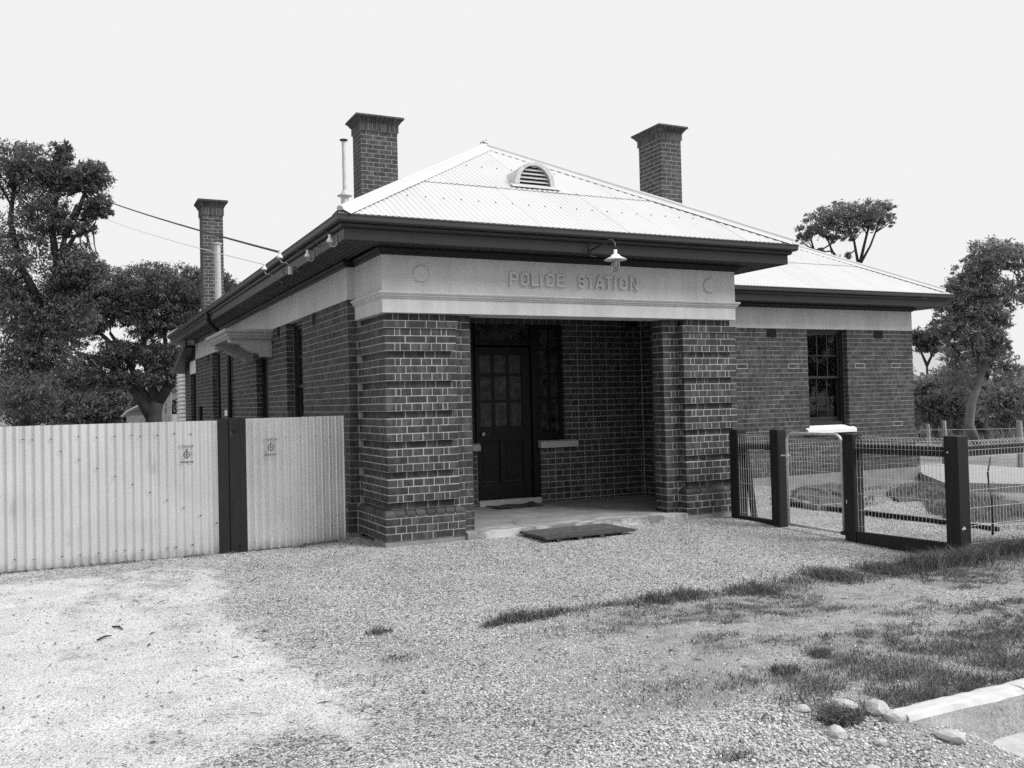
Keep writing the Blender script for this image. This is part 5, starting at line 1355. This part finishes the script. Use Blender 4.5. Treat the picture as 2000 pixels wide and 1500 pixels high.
# sparse turf on the verge
n = 420000; x = RNG.uniform(-1.2, 7.5, n); y = RNG.uniform(-6.26, -3.5, n)
d = np.clip((fbm(x*1.0+4, y*1.6, 1.7, 4)-.36)*4, 0, 1)*np.clip((fbm(x+40, y*1.5, 9, 3)-.40)*5, 0.06, 1)
d = d*np.interp(x, [-1.2, -.3, 1.5, 4], [.05, .45, .9, 1.1])*sm(-1.0, .3, x-.30*(y+4.4))+.9*sm(-5.3, -5.9, y)*sm(-.35, .7, x)*np.clip((fbm(x, y, 4, 3)-.30)*3, 0, 1)
d = np.maximum(d, .55*sm(4, 5.5, x)); keep = RNG.random(n) < d*.55; x, y = x[keep], y[keep]
h = .008+.024*RNG.random(len(x))+.060*sm(-5.2, -5.95, y)*sm(-.3, .6, x)*RNG.random(len(x))**1.8
blades(x, y, h, .0042, 1.9, 'grass', MAT['grass'])
# big tussocks at the corner post
cx_ = [4.35, 4.55, 4.75, 5.0, 5.3, 5.55, 5.9, 6.3, 4.1, 3.85, 6.8]; cy_ = [-3.62, -3.66, -3.62, -3.55, -3.55, -3.62, -3.6, -3.55, -3.66, -3.66, -3.5]
i = RNG.integers(0, len(cx_), 9000); x = np.array(cx_)[i]+RNG.normal(0, .09, 9000); y = np.array(cy_)[i]+RNG.normal(0, .06, 9000)
blades(x, y, .05+.16*RNG.random(9000)*np.exp(-((x-np.array(cx_)[i])/.16)**2), .006, 1.5, 'grass', MAT['grass'])
# weeds: small tufts as separate plants
def tuft(x, y, n, r, h, label):
    nn = n; a = RNG.uniform(0, 6.28, nn); rr = r*RNG.random(nn)**.7
    o_ = blades(x+rr*np.cos(a), y+rr*np.sin(a)*.8, h*(.4+.6*RNG.random(nn)), .0055, 2.2, 'weed_tuft', MAT['grass']); del o_['kind']
    tag(o_, label, 'weed', 'weed tufts in the gravel')
tuft(-1.26, -3.42, 160, .10, .05, 'low dark weed tuft standing alone in the gravel left of the grass line')
tuft(-1.36, -4.10, 110, .14, .03, 'flat pale weed tuft in the gravel nearer the camera')
tuft(.22, -6.22, 520, .12, .09, 'bushy weed clump left of the pale rocks at the kerb end')
tuft(-.55, -6.35, 90, .10, .04, 'thin weed tuft low on the gravel at bottom right of centre')
tuft(.55, -5.5, 220, .10, .06, 'broad leaved weed in the thin turf above the kerb end')
tuft(.98, -5.35, 200, .09, .06, 'broad leaved weed in the turf right of the others')
n = 900; x = RNG.uniform(-4.2, 4.6, n); y = RNG.uniform(-7.2, .6, n); ok_ = ~((x > -.2) & (y > -.15)) & ~((x > .4) & (y < -6.2)); x, y = x[ok_], y[ok_]; n = len(x)
a = RNG.uniform(0, 6.28, n); L_r = RNG.uniform(.012, .045, n); w_r = RNG.uniform(.003, .009, n); z = Hg(x, y)+.006
ux, uy = np.cos(a), np.sin(a); V = np.stack([np.stack([x-ux*L_r, y-uy*L_r, z], -1), np.stack([x-uy*w_r, y+ux*w_r, z+.004], -1), np.stack([x+ux*L_r, y+uy*L_r, z+RNG.uniform(0, .008, n)], -1), np.stack([x+uy*w_r, y-ux*w_r, z], -1)], 1).reshape(-1, 3)
me = fastmesh('leaf_litter', V, np.arange(4)[None]+4*np.arange(n)[:, None], RNG.random(n)*.6); me.materials.append(MAT['grass']); tag(link(bpy.data.objects.new('leaf_litter', me)), kind='stuff')
# grass along the iron fence foot and in the yard
n = 2600; x = RNG.uniform(-4.2, -.25, n); y = YF-.05-np.abs(RNG.normal(0, .05, n)); keep = fbm(x*2, y, 2, 3) > .5; blades(x[keep], y[keep], .012+.03*RNG.random(keep.sum()), .004, 1.3, 'grass', MAT['grass'])
n = 45000; x = RNG.uniform(6.7, 14, n); y = RNG.uniform(-3.3, 2.2, n); d = np.clip((fbm(x, y+5, .9, 4)-.48)*5, 0, 1)*.8; keep = (RNG.random(n) < d); blades(x[keep], y[keep], .015+.035*RNG.random(keep.sum()), .007, 1.5, 'grass', MAT['grass'])
n = 26000; x = RNG.uniform(24, 45, n); y = RNG.uniform(-8, 30, n); blades(x, y, .15+.3*RNG.random(n), .03, 1.0, 'grass', MAT['grass'], z=np.full(n, -.26))

for (x0_, x1_, y0_, y1_, n_) in ((6.9, 9.0, .1, 2.1, 2600), (8.3, 10.4, .3, 1.3, 1500), (7.0, 9.6, -2.1, .2, 5200)):
    x = RNG.uniform(x0_, x1_, n_); y = RNG.uniform(y0_, y1_, n_); keep = (fbm(x*2, y*2, 1.5, 3) > .5) & (abs((y-y0_)/(y1_-y0_)-(x-x0_)/(x1_-x0_)) < .35); x, y = x[keep], y[keep]
    blades(x, y, .03+.07*RNG.random(len(x)), .009, 1.4, 'grass', MAT['grass'], z=np.full(len(x), -.075))
# ------------------------------------------------------------------ trees
LM = 1.35
def leaves(centres, radii, per, size, asp=.32, droop=.5, rng=RNG, sub=.20, dense=1.0):
    """leaf quads in sub-clumps spread through ellipsoids"""
    P_ = []
    for (c, r, nl) in zip(centres, radii, per):
        r = np.array(r, float)*1.1; nl = int(nl*LM*dense); ncl = max(5, int(nl/30)); q = rng.normal(size=(ncl, 3)); q /= np.linalg.norm(q, axis=1)[:, None]
        q = q*(1.08*rng.random(ncl)[:, None]**.42); cc = np.array(c)+q*r
        sr = sub*np.mean(r)*(.45+.8*rng.random(ncl))
        idx = rng.integers(0, ncl, nl); off = rng.normal(size=(nl, 3)); off *= .8; off[:, 2] *= .6
        P_.append(cc[idx]+off*sr[idx][:, None])
    C_ = np.concatenate(P_); n = len(C_)
    d = rng.normal(size=(n, 3)); d[:, 2] -= droop; d /= np.linalg.norm(d, axis=1)[:, None]
    s_ = np.cross(d, rng.normal(size=(n, 3))); s_ /= np.linalg.norm(s_, axis=1)[:, None]
    L = size*(.45+1.15*rng.random(n)**1.4)[:, None]; w = L*asp
    V = np.stack([C_-d*L*.5, C_+s_*w*.5, C_+d*L*.5, C_-s_*w*.5], 1).reshape(-1, 3)
    F = (np.arange(4)[None]+4*np.arange(n)[:, None])
    return V, F, rng.random(n)*.7+.15+.15*rng.random(n)
def tree(name, label, cat, base, trunk, limbs, blobs, leafmat, bark, size=.13, group=None, asp=.32, sub=.20):
    """trunk: [(point, radius)...]; limbs: list of such; blobs: (centre, radii, n)"""
    o_ = empty(name, tuple(base)); tag(o_, label, cat, group); b = Vector(tuple(base))
    def T(pl, m, nseg=8):
        m.tube([Vector(tuple(p))-b for p, r in pl], [r for p, r in pl], nseg)
    one('trunk', MAT[bark], o_, lambda m: T(trunk, m, 10), smooth=True)
    for lb in limbs: one('limb', MAT[bark], o_, lambda m: T(lb, m, 7), smooth=True)
    # fine twigs towards the clumps
    tw = MB(); rr = random.Random(len(blobs))
    ends = []
    for l in limbs+[trunk[2:]]:
        q_ = [Vector(tuple(p)) for p, r in l]
        for a_, b_ in zip(q_[:-1], q_[1:]): ends += [a_.lerp(b_, f_) for f_ in (.3, .65, 1.0)]
    for (c, r, nl) in blobs:
        c = Vector(tuple(c)); e = min(ends, key=lambda q: (q-c).length)
        for k2 in range(6):
            tgt = c+Vector((rr.uniform(-.8, .8)*r[0], rr.uniform(-.8, .8)*r[1], rr.uniform(-.3, .8)*r[2])); e = sorted(ends, key=lambda q: (q-tgt).length)[rr.randint(0, 2)]; md_ = e.lerp(tgt, .5)+Vector((rr.uniform(-.3, .3), rr.uniform(-.3, .3), rr.uniform(-.35, 0)))*r[0]*.6
            tw.tube([e-b, md_-b, tgt-b], [size*.22, size*.15, size*.06], 4, caps=False)
    tw.build('twigs', MAT[bark], o_)['kind'] = 'stuff'
    V, F, t_ = leaves([np.array(c)-np.array(base) for c, r, n in blobs], [r for c, r, n in blobs], [n for c, r, n in blobs], size, asp, sub=sub, dense=1.5 if leafmat == 'leafdark' else 1.1)
    me_ = fastmesh('crown', V, F, t_); me_.materials.append(MAT[leafmat]); c_ = link(bpy.data.objects.new('crown', me_), o_); c_['kind'] = 'stuff'
    return o_
def B(px, py, dist, rpx, ry=None, n=900, dd=0, depth=None):
    """a foliage clump seen at (px,py): radius in photo pixels turned into metres at its distance"""
    s_ = dist/FPX; ry = ry or rpx*.8
    return (at(px, py, dist+dd), (rpx*s_, (depth or rpx)*s_, ry*s_), n)
def Tp(px, py, dist, rpx): return (at(px, py, dist), rpx*dist/FPX)
def ground_pt(px, dist, z=-.26):
    p = at(px, 800, dist); return np.array([p[0], p[1], z])
# tall gum at the left edge
D = 26
g0_ = ground_pt(40, D)
tree('gum_tree', 'tall open-crowned gum rising above the others at the left edge', 'tree', g0_,
     [(g0_, .20), (at(62, 700, D), .16), (at(90, 600, D), .12), (at(112, 520, D), .09), (at(128, 460, D), .07), (at(150, 400, D), .05)],
     [[Tp(128, 462, D, 7), Tp(150, 420, D, 5), Tp(165, 380, D, 4), Tp(172, 350, D, 3)], [Tp(118, 510, D, 7), Tp(145, 462, D, 4), Tp(182, 448, D, 2.5)], [Tp(112, 520, D, 8), Tp(100, 440, D, 6), Tp(112, 380, D, 4), Tp(120, 320, D, 3)],
      [Tp(85, 600, D, 9), Tp(40, 520, D, 7), Tp(20, 430, D, 5), Tp(30, 340, D, 3)], [Tp(105, 540, D, 6), Tp(150, 570, D, 4), Tp(185, 590, D, 3)]],
     [B(122, 300, D, 16, 26, 900), B(112, 345, D, 26, 26, 1300), B(178, 345, D, 34, 24, 2200), B(140, 360, D, 20, 20, 900), B(195, 395, D, 18, 24, 900), B(170, 410, D, 20, 20, 700), B(205, 415, D, 13, 9, 350), B(155, 445, D, 26, 20, 700), B(120, 440, D, 22, 30, 700),
      B(150, 520, D, 36, 40, 2600), B(180, 530, D, 24, 34, 1300), B(120, 560, D, 34, 40, 1800), B(80, 400, D, 45, 50, 2200), B(60, 330, D, 45, 45, 2200), B(40, 480, D, 60, 60, 2600), B(15, 330, D, 50, 50, 1800), B(130, 620, D, 50, 40, 1800), B(60, 620, D, 50, 40, 2000), B(45, 700, D, 50, 40, 2200), B(60, 770, D-1, 50, 34, 2200), B(110, 690, D, 40, 34, 1500), B(15, 560, D, 40, 40, 1600)],
     'leafdark', 'bark', .115)
# broad dense tree behind the fence
D = 34
g0_ = ground_pt(298, D)
tree('spreading_tree', 'broad dark spreading tree with forked trunk behind the shed', 'tree', g0_,
     [(g0_, .42), (at(300, 830, D), .32), (at(302, 800, D), .28), (at(308, 785, D), .24)],
     [[Tp(300, 815, D, 15), Tp(270, 770, D, 11), Tp(235, 735, D, 7), Tp(200, 700, D, 5), Tp(150, 690, D, 3)], [Tp(300, 800, D, 9), Tp(268, 745, D, 7), Tp(250, 700, D, 5), Tp(215, 650, D, 3)], [Tp(308, 785, D, 12), Tp(330, 755, D, 9), Tp(350, 740, D, 6), Tp(360, 690, D, 4)],
      [Tp(305, 785, D, 11), Tp(290, 735, D, 7), Tp(280, 680, D, 6), Tp(285, 600, D, 4)], [Tp(285, 660, D, 5), Tp(330, 620, D, 4), Tp(345, 580, D, 3)], [Tp(250, 700, D, 5), Tp(195, 650, D, 4), Tp(160, 610, D, 3)], [Tp(330, 755, D, 6), Tp(325, 690, D, 5), Tp(320, 640, D, 3)]],
     [B(290, 560, D, 52, 38, 4200), B(225, 575, D, 44, 42, 3400), B(345, 565, D, 48, 40, 3600), B(400, 565, D, 44, 34, 2600), B(440, 560, D, 26, 22, 1200), B(165, 590, D, 50, 44, 3400), B(120, 600, D, 46, 46, 3000), B(260, 600, D, 46, 36, 2600), B(330, 615, D, 44, 34, 2200),
      B(370, 620, D, 34, 34, 1800), B(190, 640, D, 30, 22, 700), B(240, 690, D, 44, 24, 2400), B(300, 690, D, 40, 22, 2200), B(345, 700, D, 34, 30, 1800), B(190, 730, D, 46, 30, 2600), B(140, 740, D, 36, 30, 2000), B(250, 740, D, 34, 22, 1100), B(70, 660, D, 50, 60, 3000), B(20, 600, D, 60, 60, 3000), B(330, 730, D, 24, 20, 700), B(200, 600, D, 40, 36, 2400), B(290, 640, D, 40, 26, 1700), B(150, 650, D, 30, 28, 1400), B(310, 730, D, 40, 24, 1800), B(220, 780, D+15, 50, 34, 2400), B(310, 770, D+16, 44, 34, 2200)],
     'leafdark', 'bark', .13)
# dark scrub under it
D = 46
for i, (px, py, r, n, lb) in enumerate(((150, 795, 60, 5200, 'dark bush low at the left behind the iron gate'), (235, 800, 50, 3600, 'dark bush between the left bush and the shed'), (60, 780, 70, 4200, 'dark bush at the far left edge of the picture'), (345, 800, 40, 2600, 'dark bush behind the shed beside the tank'))):
    g0_ = ground_pt(px, D+i)
    tree('bush', lb, 'bush', g0_, [(g0_, .15), (at(px, 810, D+i), .1), (at(px+6, 780, D+i), .06)], [[Tp(px, 805, D+i, 3), Tp(px-r*.4, 780, D+i, 1.5)]], [B(px, py, D+i, r, r*.75, n), B(px-r*.3, py-r*.55, D+i, r*.6, r*.4, n//3)], 'leafdark', 'bark', .22, 'bushes behind the iron gate')
# crown over the wing roof
D = 38
g0_ = ground_pt(1660, D)
tree('gum_tree', 'umbrella-crowned gum with bare forked limbs standing above the wing roof', 'tree', g0_,
     [(g0_, .30), (at(1670, 640, D), .2), (at(1675, 560, D), .13), (at(1677, 520, D), .10)],
     [[Tp(1677, 525, D, 3.5), Tp(1690, 470, D, 2.5), Tp(1700, 430, D, 2)], [Tp(1677, 520, D, 3), Tp(1668, 470, D, 2.2), Tp(1655, 440, D, 1.6)], [Tp(1675, 525, D, 3), Tp(1700, 480, D, 2), Tp(1715, 440, D, 1.5)], [Tp(1665, 560, D, 3), Tp(1625, 490, D, 2), Tp(1610, 450, D, 1.5)], [Tp(1660, 580, D, 3), Tp(1600, 520, D, 2), Tp(1585, 470, D, 1.2)]],
     [B(1690, 420, D, 36, 24, 1900), B(1650, 420, D, 34, 28, 1900), B(1610, 430, D, 30, 24, 1300), B(1725, 410, D, 22, 16, 700), B(1585, 450, D, 22, 16, 650), B(1570, 465, D, 14, 10, 260), B(1735, 430, D, 12, 12, 220), B(1655, 455, D, 26, 14, 500), B(1630, 465, D, 14, 10, 240), B(1605, 490, D, 10, 7, 120), B(1640, 500, D, 20, 5, 160), B(1700, 440, D, 22, 12, 350)],
     'leafmid', 'bark', .14)
# leaning gum on the right
D = 30
g0_ = ground_pt(1905, D)
tree('gum_tree', 'large gum with pale leaning trunk at the right, behind the fence', 'tree', g0_,
     [(g0_, .17), (at(1893, 830, D), .15), (at(1897, 790, D), .14), (at(1912, 745, D), .12), (at(1928, 690, D), .09), (at(1935, 620, D), .06)],
     [[Tp(1932, 675, D, 6), Tp(1945, 600, D, 4), Tp(1940, 540, D, 3)], [Tp(1918, 735, D, 6), Tp(1895, 660, D, 4), Tp(1880, 600, D, 3)], [Tp(1940, 620, D, 4), Tp(1975, 570, D, 3), Tp(1995, 545, D, 2)], [Tp(1908, 770, D, 5), Tp(1880, 720, D, 3), Tp(1860, 680, D, 2)]],
     [B(1940, 500, D, 42, 28, 2600), B(1980, 500, D, 26, 24, 1200), B(1900, 530, D, 34, 26, 1700), B(1870, 560, D, 28, 26, 1500), B(1925, 560, D, 36, 28, 1800), B(1965, 580, D, 30, 24, 1000), B(1890, 600, D, 36, 28, 1800), B(1850, 640, D, 26, 20, 1100), B(1900, 650, D, 40, 28, 2000), B(1940, 640, D, 26, 34, 1300), B(1875, 690, D, 34, 28, 1700), B(1930, 700, D, 28, 28, 1100), B(2010, 570, D, 26, 22, 900), B(2040, 520, D, 40, 40, 1400), B(1955, 680, D, 16, 22, 500), B(1900, 580, D, 40, 30, 1800), B(1920, 620, D, 40, 34, 1800), B(1880, 650, D, 34, 30, 1500), B(1870, 740, D+2, 40, 34, 1800), B(1850, 600, D, 22, 18, 600)],
     'leafmid', 'barkpale', .12)
g0_ = ground_pt(1918, D+3)
tree('gum_tree', 'dark upright trunk just right of the pale leaning gum', 'tree', g0_, [(g0_, .30), (at(1914, 830, D+3), .24), (at(1916, 780, D+3), .18), (at(1922, 720, D+3), .09)], [[Tp(1916, 760, D+3, 7), Tp(1940, 700, D+3, 4), Tp(1960, 660, D+3, 2)]], [B(1960, 720, D+3, 34, 26, 900), B(1930, 690, D+3, 30, 24, 900)], 'leafmid', 'bark', .15)
D = 48
g0_ = ground_pt(1812, D)
tree('small_tree', 'small flat-topped tree just right of the wing wall', 'tree', g0_, [(g0_, .1), (at(1812, 740, D), .07), (at(1810, 710, D), .05)], [[Tp(1810, 715, D, 3), Tp(1822, 690, D, 2), Tp(1832, 670, D, 1.2)], [Tp(1810, 712, D, 3), Tp(1800, 690, D, 2), Tp(1795, 670, D, 1.2)]],
     [B(1808, 655, D, 26, 14, 1400), B(1832, 660, D, 20, 12, 800), B(1795, 668, D, 18, 12, 600), B(1815, 680, D, 22, 9, 500)], 'leafdark', 'bark', .2)
for i, (px, py, r, n, D_, lb) in enumerate(((1825, 780, 42, 4200, 34, 'grey bush touching the right end of the wing wall'), (1870, 790, 42, 3600, 33, 'grey bush left of the pale leaning gum trunk'), (1965, 790, 46, 4200, 37, 'grey bush right of the dark gum trunk'), (2030, 790, 50, 3600, 40, 'grey bush at the right edge of the picture'), (1880, 740, 34, 2200, 42, 'taller bush behind the leaning gum'), (1790, 800, 40, 2400, 44, 'low bush behind the corner of the wing'))):
    g0_ = ground_pt(px, D_)
    tree('bush', lb, 'bush', g0_, [(g0_, .12), (at(px, 815, D_), .08), (at(px+4, 780, D_), .05)], [[Tp(px, 820, D_, 3), Tp(px+r*.5, 770, D_, 1.5)], [Tp(px, 820, D_, 2.5), Tp(px-r*.5, 765, D_, 1.3)], [Tp(px, 820, D_, 2), Tp(px+r*.1, 750, D_, 1)]], [B(px, py, D_, r, r*.95, n), B(px+r*.3, py-r*.6, D_, r*.6, r*.4, n//3), B(px-r*.4, py-r*.3, D_, r*.5, r*.4, n//4)], 'leafscrub', 'barkpale', .17, 'grey bushes beyond the yard')
# far wood along the horizon
cs, rs, ns = [], [], []
for i in range(46):
    d_ = RNG.uniform(70, 120); px = RNG.uniform(1700, 2300) if i < 24 else RNG.uniform(-500, 420)
    b_ = B(px, 770+RNG.uniform(-14, 8), d_, 46+RNG.uniform(0, 22), 26+RNG.uniform(0, 12), 1); cs.append(b_[0]); rs.append(b_[1]); ns.append(850)
V, F, t_ = leaves(cs, rs, ns, .55)
me = fastmesh('far_wood', V, F, t_); me.materials.append(MAT['leafscrub']); tag(link(bpy.data.objects.new('far_wood', me)), kind='stuff')

# unseen ring of foliage, added to cut low sky light and darken reflections
cs, rs, ns = [], [], []
for i in range(60):
    az = math.radians(RNG.uniform(75, 295)); d_ = RNG.uniform(26, 44); c_ = np.array([CP[0]+d_*math.sin(az+YAW-math.radians(0)), CP[1]+d_*math.cos(az+YAW), RNG.uniform(1.2, 5.5)])
    cs.append(c_); rs.append((RNG.uniform(2.5, 4.5), RNG.uniform(2.5, 4.5), RNG.uniform(1.6, 2.8))); ns.append(700)
V, F, t_ = leaves(cs, rs, ns, .6)
me = fastmesh('far_wood', V, F, t_); me.materials.append(MAT['leafdark']); tag(link(bpy.data.objects.new('far_wood', me)), kind='stuff')

# paddock fence posts with wires, beyond the yard
for i, (px, pt, pb, D_, w) in enumerate(((1843, 822, 878, 21, 10), (1990, 822, 890, 20, 12), (1812, 828, 870, 27, 7))):
    a = at(px, pt, D_); h = w*.5*D_/FPX
    pf = empty('paddock_post', (a[0], a[1], -.27)); tag(pf, ('grey split timber post in the paddock right of the wing', 'grey split timber post near the right edge behind the wire', 'thin grey post close to the wing corner, in the scrub')[i], 'post', 'paddock fence posts')
    one('post', MAT['greywood'], pf, lambda m: m.tube([(0, 0, 0), (.02, 0, (a[2]+.27)*.6), (0, 0, a[2]+.27)], [h*1.1, h, h*.85], 7))
for z in (840, 862): 
    p_ = at(1800, z, 24); q_ = at(2060, z-4, 19); tag(one('fence_wire', MAT['wire'], None, lambda m: m.tube([tuple(p_), tuple(q_)], .006, 4)), 'upper strained wire along the paddock posts' if z == 840 else 'lower strained wire along the paddock posts', 'wire', 'paddock fence wires')

# ------------------------------------------------------------------ shed and tank behind the gate
D = 42
sh = empty('shed', (0, 0, 0)); tag(sh, 'small dark shed with curved white iron roof under the spreading tree', 'shed')
pE = at(236, 812, D); pR = at(322, 768, D); wall_b = at(330, 830, D)
dirx = np.array([rt0[0], rt0[1]]); back = np.array([-dirx[1], dirx[0]])
def roofm(m):
    n = 10; vs = []
    for i in range(n+1):
        f_ = i/n; cx_ = pE[0]+(pR[0]-pE[0])*f_; cy_ = pE[1]+(pR[1]-pE[1])*f_; z = pE[2]+(pR[2]-pE[2])*(f_**.75)
        vs += [(cx_, cy_, z), (cx_+back[0]*3, cy_+back[1]*3, z), (cx_, cy_, z-.06), (cx_+back[0]*3, cy_+back[1]*3, z-.06)]
    fs = []
    for i in range(n): a = 4*i; fs += [(a, a+4, a+5, a+1), (a+2, a+3, a+7, a+6), (a, a+2, a+6, a+4)]
    m.add(vs, fs)
one('roof', MAT['roof'], sh, roofm, fix=True)
def wallsh(m):
    c0 = (pE+pR)/2; w = np.linalg.norm((pR-pE)[:2]); cx_, cy_ = pE[0]+dirx[0]*w*.62, pE[1]+dirx[1]*w*.62
    m.obox((cx_+back[0]*1.5, cy_+back[1]*1.5, (pE[2]-.27)/2+.0), (dirx[0], dirx[1], 0), (back[0], back[1], 0), (0, 0, 1), w*.52, 1.35, (pE[2]+.27)/2)
one('wall', MAT['greywood'], sh, wallsh)
for px in (318, 330): one('plank', MAT['greywood'], sh, lambda m: m.obox(tuple(at(px, 800, D-.5)), (dirx[0], dirx[1], 0), (back[0], back[1], 0), (0, 0, 1), .11, .03, .9))
tk = empty('water_tank', (.85, 18.6, -.2)); tag(tk, 'round corrugated iron rainwater tank at the rear corner of the station', 'tank')
def tankm(m):
    prof = []; n = 150
    for i in range(n+1): z = 2.85*i/n; prof.append((1.02+.016*math.cos(2*math.pi*z/.118), z))
    m.lathe(prof, (0, 0, 0), 40)
one('barrel', MAT['iron'], tk, tankm, smooth=True)
one('lid', MAT['roof'], tk, lambda m: m.lathe([(1.06, 2.85), (1.06, 2.88), (.0, 3.14)], (0, 0, 0), 40))
bpy.context.view_layer.update()
